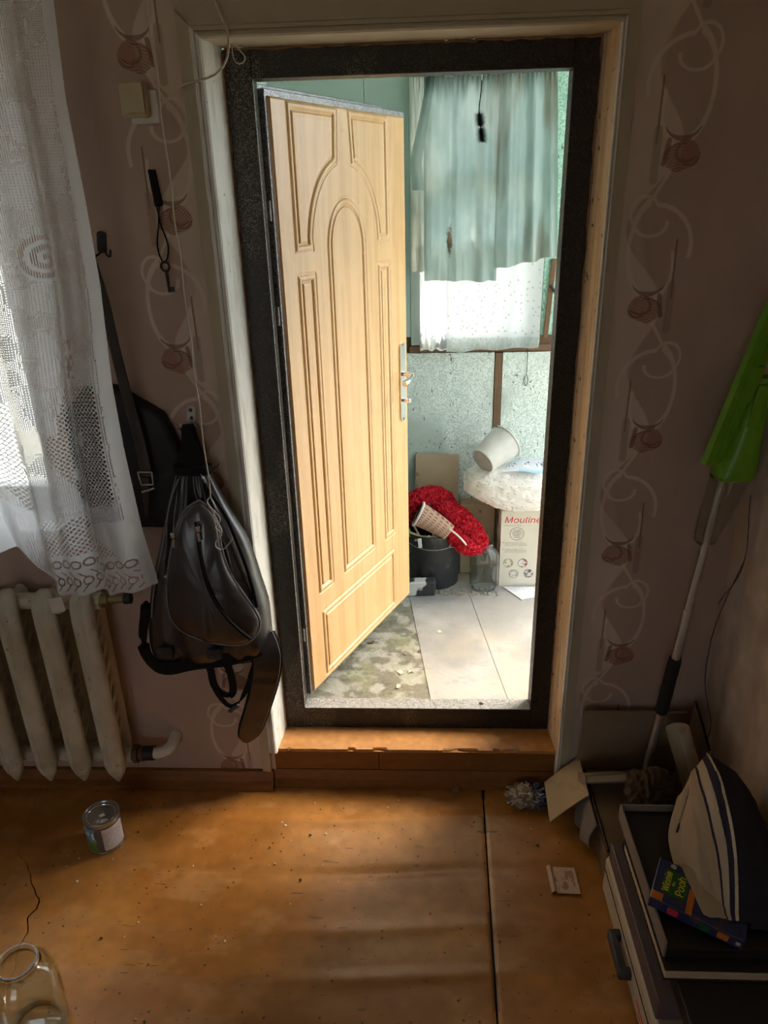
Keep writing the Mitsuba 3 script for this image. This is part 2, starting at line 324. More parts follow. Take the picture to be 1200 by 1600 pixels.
# baseboards, door step
def moulding(x0, x1, y0, y1, h):
    s = y1 - y0
    prof = [(y0, 0), (y1, 0), (y1, h * 0.25), (y0 + s * 0.62, h * 0.45), (y0 + s * 0.45, h * 0.75), (y0 + s * 0.3, h * 0.95), (y0 + s * 0.1, h), (y0, h)]
    return fixn(skin([[(x, a, b) for a, b in prof] for x in np.linspace(x0, x1, 12)]))
obj('baseboard_front', moulding(-2.6, -0.503, WY + 0.001, -0.152, 0.062), 'mat_dark_brown_paint', label='low brown painted baseboard under the radiator', kind='structure')
ds = thing('doorstep', 'low orange-brown painted wooden step below the steel door frame', 'step', kind='structure')
def tread(U, V):
    x = -0.497 + 0.977 * U; y = -0.002 - 0.114 * V
    chip = 0.007 * np.maximum(0, meshkit.fbm(np.stack([x * 22, 0 * x, 0 * x], -1), 3, 4) - 0.45) * (V > 0.97) * 3
    return np.stack([x, y + chip, 0.152 + 0.0015 * (meshkit.noise(np.stack([x * 9, y * 30, 0 * x], -1)) - 0.5)], -1)
obj('tread', cat_(slab(tread, np.linspace(0, 1, 240), np.r_[np.linspace(0, 0.97, 14), 0.985, 1.0], 0.012), bx(-0.495, 0.48, -0.100, 0.07, 0.02, 0.144)), 'mat_brown_paint', ds)
obj('riser_board', bx(-0.497, -0.132, -0.110, -0.098, 0.064, 0.146), 'mat_dark_brown_paint', ds)
obj('riser_board', bx(-0.130, 0.481, -0.110, -0.098, 0.064, 0.146), 'mat_dark_brown_paint', ds)
obj('moulding', moulding(-0.500, 0.483, -0.098, -0.134, 0.064), 'mat_dark_brown_paint', ds)

# door casing
CP = [(0.0, 0.0), (0.0, 0.024), (0.004, 0.029), (0.009, 0.029), (0.011, 0.022), (0.014, 0.022), (0.016, 0.027), (0.026, 0.027), (0.030, 0.019), (0.058, 0.016), (0.060, 0.0)]
def casing_side(sign, xi, z0, zt, prof):
    rings = [[(sign * (xi + u), WY - v, z) for (u, v), z in zip(prof, zz)] for zz in ([z0] * len(prof), [zt + u for u, v in prof])]
    return fixn(skin(rings))
def casing_top(xl, xr, zt, prof, s=1.0):
    rings = [[(sg * (xi + u), WY - v, zt + (u if u < 0.031 else 0.03 + (u - 0.03) * s)) for u, v in prof] for sg, xi in ((-1, xl), (1, xr))]
    return fixn(skin(rings))
BEAD = [(0.0, 0.0), (0.0, 0.024), (0.004, 0.029), (0.009, 0.029), (0.011, 0.022), (0.014, 0.022), (0.016, 0.027), (0.024, 0.027), (0.028, 0.019), (0.028, 0.0)]
FLAT = [(0.0282, 0.0), (0.0282, 0.018), (0.058, 0.015), (0.060, 0.0)]
t1 = thing('trim_1', 'left door casing, chipped white paint, lit by the doorway', kind='structure')
t2 = thing('trim_2', 'beige painted casing across the top of the doorway', kind='structure')
t3 = thing('trim_3', 'right door casing with bare tan wood reveal and pale edge', kind='structure')
obj('bead', casing_side(-1, 0.481, 0.156, 2.246, BEAD), 'mat_white_paint', t1); obj('casing_board', casing_side(-1, 0.481, 0.064, 2.246, FLAT), 'mat_beige_paint', t1)
obj('bead', casing_side(1, 0.472, 0.0, 2.246, [(u * 0.55, v) for u, v in BEAD]), 'mat_white_paint', t3); obj('casing_board', casing_side(1, 0.4595, 0.0, 2.246, FLAT), 'mat_beige_paint', t3)
obj('bead', casing_top(0.481, 0.472, 2.246, BEAD), 'mat_beige_paint', t2); obj('casing_board', casing_top(0.481, 0.472, 2.246, FLAT, 3.5), 'mat_beige_paint', t2)
def splay(x0, x1, z0, z1, th):
    s = 1 if x0 > 0 else -1
    return fixn(skin([[(x0, -0.133, z), (x1, 0.001, z), (x1 + s * th, 0.001, z), (x0 + s * th, -0.133, z)] for z in np.linspace(z0, z1, 30)]))
obj('reveal', splay(-0.481, -0.466, 0.150, 2.247, 0.012), 'mat_white_paint', t1)
obj('reveal', splay(0.472, 0.462, 0.150, 2.247, 0.012), 'mat_tan_wood', t3)
obj('reveal', bx(-0.48, 0.471, -0.133, 0.001, 2.247, 2.262), 'mat_beige_paint', t2)
mat('mat_foam', lambda p, n, uv: mix((0.36, 0.22, 0.10), (0.12, 0.06, 0.03), fbm(p.x * 40, p.y * 40, p.z * 40)), 0.9)
rng = np.random.default_rng(4)
def caulk(P0, P1, r, n=70):
    P = np.linspace(P0, P1, n) + rng.normal(0, 0.0012, (n, 3)); return tube(P, np.abs(r * (0.5 + 0.8 * meshkit.noise(np.c_[np.arange(n) * 0.35, np.zeros(n), np.zeros(n)], 3))), 6)
obj('foam_line', caulk((-0.4675, -0.001, 0.16), (-0.4675, -0.001, 2.24), 0.0045), 'mat_foam', t1, smooth=True)
obj('foam_line', caulk((0.464, -0.001, 0.16), (0.464, -0.001, 2.24), 0.006), 'mat_foam', t3, smooth=True)
obj('foam_line', caulk((-0.46, -0.001, 2.2455), (0.46, -0.001, 2.2455), 0.005), 'mat_foam', t2, smooth=True)

# ------------------------------------------------------------------ steel door: frame, leaf, handle
d1 = thing('door_1', 'open steel entrance door with honey wood embossed inner face', kind='structure')
fr = key_for('frame', d1)
obj('post', cat_(bx(-0.466, -0.397, 0.0, 0.058, 0.155, 2.244, 0.0015), bx(-0.440, -0.402, 0.058, 0.066, 0.2, 2.22, 0.001)), 'mat_black_steel', fr)
obj('post', cat_(bx(0.397, 0.4655, 0.0, 0.062, 0.155, 2.244, 0.0015)), 'mat_black_steel', fr)
obj('head', bx(-0.397, 0.397, 0.0, 0.062, 2.18, 2.244, 0.0015), 'mat_black_steel', fr)
obj('sill', bx(-0.397, 0.397, 0.0, 0.058, 0.155, 0.238, 0.0015), 'mat_black_steel', fr)
obj('sill_plate', bx(-0.397, 0.397, 0.0015, 0.057, 0.2375, 0.2405, 0.0005), 'mat_sill_steel', fr)
obj('edge_strip', bx(-0.3975, -0.3955, -0.0005, 0.006, 0.24, 2.18, 0.0003), 'mat_grey_steel', fr)
obj('bolt_hole', lathe([(0, 0), (0.008, 0), (0.0075, 0.0006), (0, 0.0006)], 16, (0.228, 0.03, 0.2406)), 'mat_void', fr)
ang = 1.125; LT = np.array([math.cos(ang), math.sin(ang), 0]); LN = np.array([math.sin(ang), -math.cos(ang), 0]); LH = np.array([-0.3832, 0.0694, 0.0])
def leafpt(s, d, z): return LH + np.multiply.outer(np.asarray(s, float), LT) + np.multiply.outer(np.asarray(d, float), LN) + np.multiply.outer(np.asarray(z, float), [0, 0, 1.0])
def to_leaf(m):
    v = np.asarray(m.vertices); m = trimesh.Trimesh(leafpt(v[:, 0], v[:, 1], v[:, 2]), m.faces, process=False); return fixn(m)
lf = key_for('leaf', d1)
obj('steel_core', to_leaf(cat_(bx(0.0, 0.815, -0.055, -0.001, 0.243, 2.168, 0.002), bx(0.02, 0.745, -0.072, -0.054, 0.252, 2.186, 0.002))), 'mat_grey_steel', lf)
def smooth_arch(cx, z0, rx, rz, a0, a1, n=40):
    a = np.radians(np.linspace(a0, a1, n)); return np.stack([cx + rx * np.cos(a), z0 + rz * np.sin(a)], 1).tolist()
AX = 0.380                                                     # axis of the arches
arch_out = smooth_arch(AX, 1.752, 0.202, 0.245, 0, 180)        # the curve the upper panels follow
tl = [(0.083, 2.152), (0.352, 2.152)] + [p for p in arch_out if 0.18 < p[0] <= 0.352][::1] + [(0.186, 1.752), (0.083, 1.752)]
tr = [(0.677, 2.152), (0.408, 2.152)] + [p for p in arch_out[::-1] if 0.408 <= p[0] < 0.58] + [(0.580, 1.752), (0.677, 1.752)]
arch = [(0.257, 0.617), (0.257, 1.752)] + smooth_arch(AX, 1.752, 0.123, 0.152, 180, 0) + [(0.503, 1.752), (0.503, 0.617)]
shapes = [Polygon(tl), Polygon(tr), Polygon(arch), sbox(0.085, 0.617, 0.187, 1.697), sbox(0.580, 0.61, 0.677, 1.690), sbox(0.095, 0.268, 0.668, 0.545)]
shapes = [s.buffer(-0.008, 12).buffer(0.008, 12).buffer(0) for s in shapes]
su = np.linspace(0.010, 0.801, 318); zu = np.linspace(0.252, 2.152, 634)
SU, ZU = np.meshgrid(su, zu, indexing='ij'); pts = shapely.points(SU.ravel(), ZU.ravel())
dist = np.full(pts.shape, -1.0); region = np.zeros(pts.shape, int)
for i, s in enumerate(shapes):
    d = shapely.distance(pts, s.exterior) * np.where(shapely.contains(s, pts), 1, -1)
    m = d > -0.012; dist[m] = d[m]; region[d > -0.006] = i + 1
def bump_(d, c, w): return np.where(np.abs(d - c) < w, 0.5 + 0.5 * np.cos(PI * (d - c) / w), 0)
hgt = -0.0030 * bump_(dist, 0.003, 0.0055) + 0.0026 * bump_(dist, 0.014, 0.010) - 0.0050 * bump_(dist, 0.0255, 0.0050) + 0.0008 * bump_(dist, 0.036, 0.008)
hgt = hgt.reshape(SU.shape); region = region.reshape(SU.shape)
edge = np.minimum(np.minimum(SU - su[0], su[-1] - SU), np.minimum(ZU - zu[0], zu[-1] - ZU)); hgt = hgt + 0.008 * np.clip(edge / 0.004, 0, 1) - 0.001
cellreg = region[:-1, :-1]
for i in range(len(shapes) + 1):
    g = grid(lambda U, V: leafpt(U, hgt, V), su, zu, keep=(cellreg == i))
    obj('wood_face' if i == 0 else 'raised_panel', g, 'mat_honey', lf, smooth=True)
pl = trimesh.creation.extrude_polygon(rot_poly(0.040, 0.31, 0.0195), 0.006, engine='earcut')
pv = pl.vertices; pl = trimesh.Trimesh(np.c_[pv[:, 0] + 0.752, 0.0075 + pv[:, 2], pv[:, 1] + 1.228], pl.faces, process=False)
obj('handle_plate', to_leaf(pl), 'mat_chrome', lf)
nk = [(0.752, 0.012, 1.262), (0.752, 0.055, 1.262)]
lev = [(0.752, 0.052, 1.262), (0.738, 0.060, 1.259), (0.715, 0.063, 1.254), (0.69, 0.063, 1.249), (0.668, 0.060, 1.246)]
obj('handle', cat_(to_leaf(tube(np.array(nk), 0.0105, 14)), to_leaf(tube(spline(lev, 14), np.linspace(0.0085, 0.0125, 14), 12))), 'mat_chrome', lf, smooth=40)
obj('thumb_turn', cat_(to_leaf(tube(np.array([(0.752, 0.012, 1.158), (0.752, 0.030, 1.158)]), 0.0085, 14)), to_leaf(bx(0.742, 0.762, 0.028, 0.044, 1.148, 1.168, 0.004))), 'mat_chrome', lf, smooth=40)
for zz in (1.375, 1.083): obj('screw', to_leaf(tube(np.array([(0.752, 0.0125, zz), (0.752, 0.0155, zz)]), 0.004, 10)), 'mat_dull_metal', lf)
for zz in (1.873, 1.589, 0.50):
    obj('hinge', tube(np.array([(-0.4015, 0.060, zz - 0.026), (-0.4015, 0.060, zz + 0.026)]) + np.array([0.006, 0.012, 0]), 0.0075, 12), 'mat_grey_steel', d1, smooth=40)

# ------------------------------------------------------------------ the porch behind the door
HZ, BY = 0.12, 1.32
def stucco_colour(a, b):
    def fn(p, n, uv):
        f = fbm(p.x * 210, p.z * 210, 1.0, 3); g = fbm(p.x * 5, p.z * 4, 3.0); s = fbm(p.x * 80 + 3, p.z * 60, 8.0)
        c = mix(a, b, smoothstep(0.35, 0.65, f)); c = mix(c, (0.30, 0.36, 0.33), 0.7 * smoothstep(0.55, 0.75, g) * smoothstep(0.3, 0.6, f))
        return mix(c, (0.06, 0.06, 0.05), 0.8 * smoothstep(0.77, 0.82, s))
    return fn
def rough_h(p, n, uv): return fbm(p.x * 170, p.z * 170, p.y * 170, 3)
mat('mat_stucco_pale', stucco_colour((0.50, 0.60, 0.56), (0.80, 0.87, 0.83)), 0.85, bump=(rough_h, 0.006))
mat('mat_stucco_green', stucco_colour((0.25, 0.47, 0.37), (0.46, 0.69, 0.57)), 0.85, bump=(rough_h, 0.006))
mat('mat_teal_board', lambda p, n, uv: mix((0.38, 0.50, 0.46), (0.46, 0.57, 0.52), fbm(p.x * 4, p.z * 4)), 0.6)
mat('mat_brown_wood', lambda p, n, uv: mix((0.20, 0.115, 0.06), (0.10, 0.06, 0.035), fbm(p.x * 60, p.y * 20, p.z * 6)), 0.8)
mat('mat_frame_paint', lambda p, n, uv: mix((0.42, 0.50, 0.47), (0.52, 0.58, 0.54), fbm(p.x * 10, p.z * 10)), 0.6)
mat('mat_board', (0.42, 0.36, 0.29), 0.9)
wb = thing('wall_hall_back', 'rough pale green porch wall panels under the curtained window', kind='structure')
bp = sbox(-0.62, 0.0, 1.02, 3.0).difference(sbox(0.0, 1.262, 0.565, 2.42))
obj('base', ext_xz(bp, BY + 0.012, BY + 0.12), 'mat_brown_wood', wb)
def panel(poly, y0, y1, res=0.008, amp=0.0):
    x0, z0, x1, z1 = poly; return bx(x0, x1, y0, y1, z0, z1, 0.0015)
obj('wall_panel', panel((-0.60, HZ, 0.365, 1.226), BY, BY + 0.011), 'mat_stucco_pale', wb)
obj('wall_panel', panel((0.402, HZ, 1.0, 1.224), BY, BY + 0.011), 'mat_stucco_pale', wb)
obj('wall_panel', panel((0.568, 1.30, 1.0, 2.72), BY, BY + 0.011), 'mat_stucco_green', wb)
obj('wall_panel', panel((-0.60, 1.30, -0.205, 2.72), BY, BY + 0.011), 'mat_teal_board', wb)
obj('wall_panel', panel((-0.203, 1.30, -0.022, 2.72), BY, BY + 0.011), 'mat_teal_board', wb)
obj('wall_panel', panel((-0.022, 2.44, 0.566, 2.72), BY, BY + 0.011), 'mat_teal_board', wb)
obj('batten', bx(0.367, 0.399, BY - 0.004, BY + 0.012, HZ, 1.222, 0.002), 'mat_brown_wood', wb)
obj('hanging_batten', turn(bx(-0.011, 0.011, -0.006, 0.006, -0.17, 0.17, 0.002), (0.598, BY - 0.012, 1.46), 0, 0, 3), 'mat_brown_wood', wb)
obj('wall_hall_left', bx(-0.72, -0.60, 0.07, BY + 0.12, 0.0, 3.0), 'mat_teal_board', kind='structure')
wh = sbox(0.07, 0.0, BY + 0.12, 3.0).difference(sbox(0.18, 0.12, 1.27, 2.72))
m = ext_xz(wh, 0.0, 0.10); v = m.vertices; m = trimesh.Trimesh(np.c_[1.0 + v[:, 1], v[:, 0], v[:, 2]], m.faces, process=False)
obj('wall_hall_right', fixn(m), 'mat_teal_board', kind='structure')
obj('ceiling_hall', bx(-0.72, 1.1, 0.07, BY + 0.12, 3.0, 3.1), 'mat_frame_paint', kind='structure')
hb = sbox(-0.72, 0.12, 1.1, 3.0).difference(sbox(-0.49, 0.12, 0.485, 2.26))
obj('wall_hall_front', ext_xz(hb, 0.0705, 0.078), 'mat_teal_board', kind='structure')
obj('floor_hall', bx(-0.72, 1.1, 0.058, BY + 0.12, -0.1, HZ), 'mat_board', kind='structure', label='porch floor beyond the door sill')
mat('mat_ground', lambda p, n, uv: mix((0.36, 0.37, 0.31), (0.46, 0.44, 0.39), fbm(p.x, p.y)), 0.95)
obj('ground', bx(-30, 30, -40, 40, -0.5, -0.3), 'mat_ground', kind='structure')
def carpet_col(p, n, uv):
    a = fbm(p.x * 22 + 2 * fbm(p.x * 9, p.y * 9), p.y * 22, 0.0, 4); b = fbm(p.x * 14 + 7, p.y * 14, 3.0, 4)
    c = mix((0.19, 0.18, 0.135), (0.36, 0.355, 0.315), smoothstep(0.36, 0.62, a)); c = mix(c, (0.27, 0.28, 0.16), 0.5 * smoothstep(0.52, 0.66, b))
    c = mix(c, (0.10, 0.10, 0.095), 0.6 * smoothstep(0.60, 0.74, fbm(p.x * 17 + 3, p.y * 25, 5.0)))
    return c * (0.75 + 0.5 * fbm(p.x * 190, p.y * 190))
mat('mat_carpet', carpet_col, 0.95)
def mat_col(p, n, uv):
    a = fbm(p.x * 6, p.y * 6, 0.0, 4); c = mix((0.31, 0.305, 0.295), (0.42, 0.41, 0.395), smoothstep(0.3, 0.7, a))
    c = c * (0.9 + 0.12 * dr.sin((p.y * 0.994 - p.x * 0.11) * 1300)); c = mix(c, (0.44, 0.38, 0.27), 0.35 * smoothstep(0.55, 0.75, fbm(p.x * 5 + 8, p.y * 5)))
    return mix(c, (0.22, 0.21, 0.19), 0.35 * smoothstep(0.68, 0.8, fbm(p.x * 26, p.y * 50, 4.0)))
mat('mat_lino', mat_col, 0.8)
obj('carpet', ext_xy(Polygon([(-0.58, 0.07), (0.07, 0.07), (0.07, 0.206), (-0.02, 1.05), (-0.58, 1.05)]), HZ, HZ + 0.0035), 'mat_carpet', label='worn olive patterned carpet in front of the open door leaf', cat='carpet')
obj('floor_mat', ext_xy(Polygon([(0.068, 0.066), (0.362, 0.066), (0.237, 1.10), (-0.05, 1.10)]), HZ + 0.004, HZ + 0.0065), 'mat_lino', label='pale grey ribbed floor mat with dark edge along the carpet', cat='mat')
obj('floor_mat', ext_xy(Polygon([(0.364, 0.066), (0.80, 0.066), (0.72, 1.16), (0.239, 1.10)]), HZ + 0.004, HZ + 0.0065), 'mat_lino', label='right pale grey floor mat in front of the white carton', cat='mat')

# porch window
w2 = thing('window_2', 'curtained porch window with painted wooden frame', kind='structure')
for nm, q in (('stile', (-0.022, 0.032, 1.262, 2.44)), ('stile', (0.520, 0.566, 1.262, 2.44)), ('rail', (0.032, 0.520, 1.262, 1.31)), ('rail', (0.032, 0.520, 1.93, 2.0)), ('rail', (0.032, 0.520, 2.38, 2.44)), ('mullion', (0.285, 0.315, 2.0, 2.38))):
    obj(nm, bx(q[0], q[1], BY - 0.004, BY + 0.06, q[2], q[3], 0.003), 'mat_frame_paint', w2)
obj('pane', bx(0.032, 0.520, BY + 0.030, BY + 0.0301, 1.31, 1.93, 0.00001), 'mat_pane', w2)
obj('pane', bx(0.032, 0.285, BY + 0.030, BY + 0.0301, 2.0, 2.38, 0.00001), 'mat_pane', w2)
obj('pane', bx(0.315, 0.520, BY + 0.030, BY + 0.0301, 2.0, 2.38, 0.00001), 'mat_pane', w2)
obj('sill_board', bx(-0.03, 0.62, BY - 0.006, BY + 0.05, 1.230, 1.258, 0.002), 'mat_brown_wood', w2)

# curtains in the porch
def teal_cloth(p, n, uv):
    a = fbm(p.x * 9, p.z * 5, 1.0, 4); c = mix((0.33, 0.435, 0.42), (0.46, 0.555, 0.53), smoothstep(0.3, 0.7, a))
    grime = smoothstep(2.24, 2.33, p.z + 0.10 * (fbm(p.x * 30, p.z * 5) - 0.5)); c = mix(c, (0.10, 0.14, 0.12), 0.75 * grime)
    st = 1 - smoothstep(0.5, 1.0, dr.sqrt(dr.square((p.x - 0.149) / 0.016) + dr.square((p.z - 1.72) / 0.07)) + 0.8 * (fbm(p.x * 90, p.z * 60) - 0.5))
    c = mix(c, (0.10, 0.07, 0.03), 0.9 * st)
    return mix(c, (0.20, 0.20, 0.15), 0.75 * smoothstep(0.52, 0.75, fbm(p.x * 17 + 4, p.z * 3, 6.0)))
thin('mat_teal_cloth', teal_cloth, 0.95)
thin('mat_cream_cloth', lambda p, n, uv: mix((0.62, 0.66, 0.60), (0.42, 0.42, 0.34), smoothstep(0.5, 0.8, fbm(p.x * 20, p.z * 5))), 0.9)
def sprig(p, n, uv):
    v = voronoi(p.x * 38 + 2 * p.z, p.z * 38); f = (1 - smoothstep(0.10, 0.2, v[0] + 0.15 * (noise(p.x * 400, p.z * 400) - 0.5))) * (v[2] > 0.45)
    hem = smoothstep(1.305, 1.295, p.z) * (0.5 + 0.5 * smoothstep(0.4, 0.6, noise(p.x * 260, p.z * 60)))
    c = mix((0.62, 0.65, 0.645), (0.30, 0.28, 0.27), 0.6 * f); return mix(c, (0.38, 0.48, 0.46), 0.7 * hem)
thin('mat_sprig_cloth', sprig, 1.1)
thin('mat_film', lambda p, n, uv: mix((0.85, 0.88, 0.88), (0.30, 0.33, 0.36), smoothstep(0.55, 0.7, fbm(p.x * 50, p.z * 30)) * smoothstep(1.36, 1.28, p.z)), 1.2, 0.3)
def curtain(x0, x1, ztop, zbot, y, folds, amp, seed, nx=150, nz=120, gather=0.9, skew=0.0, drop=0.0, flare=0.0):
    r = np.random.default_rng(seed); ph = r.uniform(0, 6.3, 4)
    def fn(U, V):
        z = ztop + (zbot + drop * U - ztop) * V
        w = U + 0.018 * np.sin(U * folds * 4.1 + ph[3])
        yy = y + amp * (0.45 + 0.55 * V) * (np.sin(2 * PI * folds * w + ph[0] + 0.5 * V) * 0.6 + 0.4 * np.sin(2 * PI * folds * 1.7 * w + ph[1]) ) + amp * 0.8 * np.exp(-V * 30) * np.sin(2 * PI * folds * 5 * U + ph[2]) * gather
        yy = yy + 0.012 * (meshkit.fbm(np.stack([U * 6, V * 5, 0 * U + seed], -1), 3, seed) - 0.5)
        zz = z + 0.004 * np.exp(-V * 30) * np.sin(2 * PI * folds * 5 * U) + 0.003 * np.sin(U * 17 + seed) * V
        return np.stack([x0 + (x1 + flare * V - x0) * U + skew * V * (1 - U), yy, zz], -1)
    return grid(fn, np.linspace(0, 1, nx), np.linspace(0, 1, nz))
WZ = 2.338
obj('curtain', curtain(-0.016, 0.075, WZ, 1.592, BY - 0.045, 1.5, 0.010, 3, 60), 'mat_cream_cloth', smooth=True, label='narrow greyish cream curtain at the left edge of the porch window', cat='curtain')
def swept(U, V):
    return np.stack([0.055 + 0.03 * U - (0.075 - 0.02 * U) * np.minimum(V / 0.75, 1) ** 1.1 + 0.012 * np.maximum(V - 0.75, 0) * 4, BY - 0.075 - 0.012 * np.sin(3 * U) + 0 * V, WZ - 0.42 * V], -1)
tc = thing('curtain', 'grimy teal curtain with a dark stain, on the left half of the porch window wire', 'curtain', 'teal curtain pair')
obj('cloth', curtain(0.040, 0.352, WZ, 1.556, BY - 0.075, 3.2, 0.026, 11, 220, 140, drop=-0.010), 'mat_teal_cloth', tc, smooth=True)
obj('side_fold', grid(swept, np.linspace(0, 1, 10), np.linspace(0, 1, 40)), 'mat_teal_cloth', tc, smooth=True)
obj('curtain', curtain(0.335, 0.552, WZ + 0.02, 1.60, BY - 0.128, 2.6, 0.030, 25, 220, 140, drop=0.05, flare=0.046), 'mat_teal_cloth', smooth=True, label='creased teal curtain on the right half of the porch window wire', cat='curtain', group='teal curtain pair')
obj('curtain', curtain(0.139, 0.556, 1.72, 1.236, BY - 0.045, 2.3, 0.006, 8, 160, 80, gather=0.1, drop=0.018), 'mat_sprig_cloth', smooth=True, label='white half curtain with tiny dark sprigs across the lower porch window', cat='curtain')
obj('curtain', curtain(0.020, 0.150, 1.72, 1.245, BY - 0.035, 2.2, 0.010, 17, 80, 100, gather=0.1), 'mat_film', smooth=True, label='crinkled translucent plastic curtain strip at the lower left of the porch window', cat='curtain')
obj('curtain_wire', tube(np.array([(-0.03, BY - 0.075, WZ - 0.008), (0.3, BY - 0.078, WZ - 0.012), (0.64, BY - 0.125, WZ + 0.012)]), 0.003, 6), 'mat_dull_metal', label='thin metal wire carrying the teal curtains', cat='wire')

# bottle brush on its cord
bb = thing('bottle_brush', 'dark bottle brush hanging from a cord before the teal curtain', 'brush')
CY = 1.17
obj('cord', tube(spline([(0.268, CY, 2.75), (0.263, CY, 2.36), (0.262, CY, 2.30)], 8), 0.003, 6), 'mat_dull_metal', bb, smooth=True)
obj('stem', tube(spline([(0.262, CY, 2.305), (0.262, CY, 2.27), (0.255, CY, 2.19), (0.262, CY, 2.14), (0.274, CY, 2.09)], 16), 0.0025, 6), 'mat_dark_metal', bb, smooth=True)
def bristles(n, seed):
    r = np.random.default_rng(seed); V, F = [], []
    for i in range(n):
        t = r.uniform(0, 1); t = t * 0.86 if t < .5 else 0.52 + (t - .5) * .96; c = np.array([0.256 + 0.016 * t, CY, 2.186 - 0.098 * t]); a = r.uniform(0, 2 * PI); L = r.uniform(0.016, 0.026)
        d = np.array([math.cos(a), math.sin(a), r.normal(0, .22)]); s = np.cross(d, [0, 0, 1.0]); s = s / np.linalg.norm(s) * 0.0010; k = len(V)
        V += [c + s, c - s, c + d * L - s * .6, c + d * L + s * .6]; F += [[k, k + 1, k + 2], [k, k + 2, k + 3]]
    return trimesh.Trimesh(V, F, process=False)
obj('bristles', bristles(2600, 2), 'mat_dark_metal', bb, kind='stuff')
wl = thing('cord_loop', 'thin dark cord with a small loop hanging on the pale wall panel', 'cord')
a = np.linspace(0, 2 * PI, 20)
obj('cord', tube(spline([(0.513, BY - 0.01, 1.25), (0.515, BY - 0.008, 1.17), (0.513, BY - 0.008, 1.115)], 12), 0.0014, 5), 'mat_dark_metal', wl)
obj('loop', tube(np.stack([0.513 + 0.009 * np.sin(a), np.full(20, BY - 0.008), 1.092 + 0.024 * np.cos(a)], 1), 0.0016, 5), 'mat_dark_metal', wl)
obj('wooden_peg', turn(lathe([(0, -0.022), (0.006, -0.022), (0.007, 0.02), (0, 0.022)], 8), (0.607, BY - 0.03, 1.505), 0, 0, -35), 'mat_dark_metal', label='short dark peg beside the right edge of the porch curtains', cat='peg')

# clutter at the back of the porch
mat('mat_cardboard', lambda p, n, uv: mix(mix((0.36, 0.265, 0.17), (0.45, 0.35, 0.24), fbm(p.x * 9, p.z * 9, p.y * 9)), (0.12, 0.085, 0.055), 0.8 * smoothstep(0.62, 0.75, fbm(p.x * 16 + 3, p.z * 13, p.y * 13))), 0.85)
obj('cardboard_sheet', turn(bx(-0.105, 0.105, -0.004, 0.004, -0.160, 0.160, 0.001), (0.098, BY - 0.046, 0.580), 0, -12, 1.5), 'mat_cardboard', label='stained brown cardboard sheet leaning on the porch wall behind the black bucket', cat='cardboard')
obj('cardboard_box', bx(0.215, 0.385, 1.232, 1.315, HZ, 0.50, 0.003), 'mat_cardboard', label='brown cardboard box in the shade behind the glass jar', cat='box')
mat('mat_black_plastic', lambda p, n, uv: mix((0.018, 0.020, 0.024), (0.05, 0.052, 0.058), smoothstep(0.55, 0.75, fbm(p.x * 20, p.z * 12, p.y * 9))), 0.42)
bk = thing('bucket', 'black plastic bucket stuffed with rags behind the open door leaf', 'bucket')
BC = (0.078, 1.166)
obj('body', lathe([(0, 0.0), (0.122, 0.0), (0.126, 0.006), (0.143, 0.285), (0.149, 0.287), (0.149, 0.297), (0.141, 0.297), (0.122, 0.014), (0, 0.012)], 56, (*BC, HZ)), 'mat_black_plastic', bk, smooth=35)
a = np.linspace(-0.25, PI + 0.25, 26)
obj('wire_handle', tube(np.stack([BC[0] + 0.150 * np.cos(a), BC[1] - 0.147 * np.abs(np.sin(a)) ** 0.8 - 0.006, HZ + 0.292 - 0.055 * np.abs(np.sin(a))], 1), 0.002, 6), 'mat_dull_metal', bk, smooth=True)
obj('rag_tag', slab(lambda U, V: np.stack([0.003 + 0.018 * U + 0.004 * V, 1.166 - 0.146 - 0.004 * np.sin(4 * V) + 0 * U, 0.415 - 0.05 * V + 0.004 * U], -1), np.linspace(0, 1, 4), np.linspace(0, 1, 8), 0.002), 'mat_white_paint', bk, smooth=True)
mat('mat_stick', (0.52, 0.42, 0.28), 0.7); mat('mat_green_plastic', (0.09, 0.30, 0.05), 0.35); mat('mat_blue_card', (0.50, 0.58, 0.66), 0.7)
for i, (p0, p1) in enumerate((((-0.035, 1.062, 0.430), (0.085, 1.030, 0.395)), ((-0.030, 1.075, 0.405), (0.100, 1.042, 0.412)), ((-0.010, 1.050, 0.392), (0.060, 1.034, 0.422)), ((0.020, 1.046, 0.400), (-0.012, 1.082, 0.452)))):
    obj('stick', tube(np.linspace(p0, p1, 5), 0.0055, 7), 'mat_stick', smooth=40, label='pale stick lying across the mouth of the black bucket', cat='stick', group='sticks in the black bucket')
obj('plastic_scrap', ico(0.022, (-0.045, 1.07, 0.425), (0.8, 0.6, 1.3), 2), 'mat_green_plastic', smooth=True, label='green plastic piece poking out of the black bucket rim', cat='plastic piece')
obj('card', turn(bx(-0.045, 0.045, -0.002, 0.002, -0.05, 0.05, 0.0006), (0.122, 1.056, 0.398), 4, -12, -8), 'mat_blue_card', label='folded pale blue card in the front of the black bucket', cat='card')
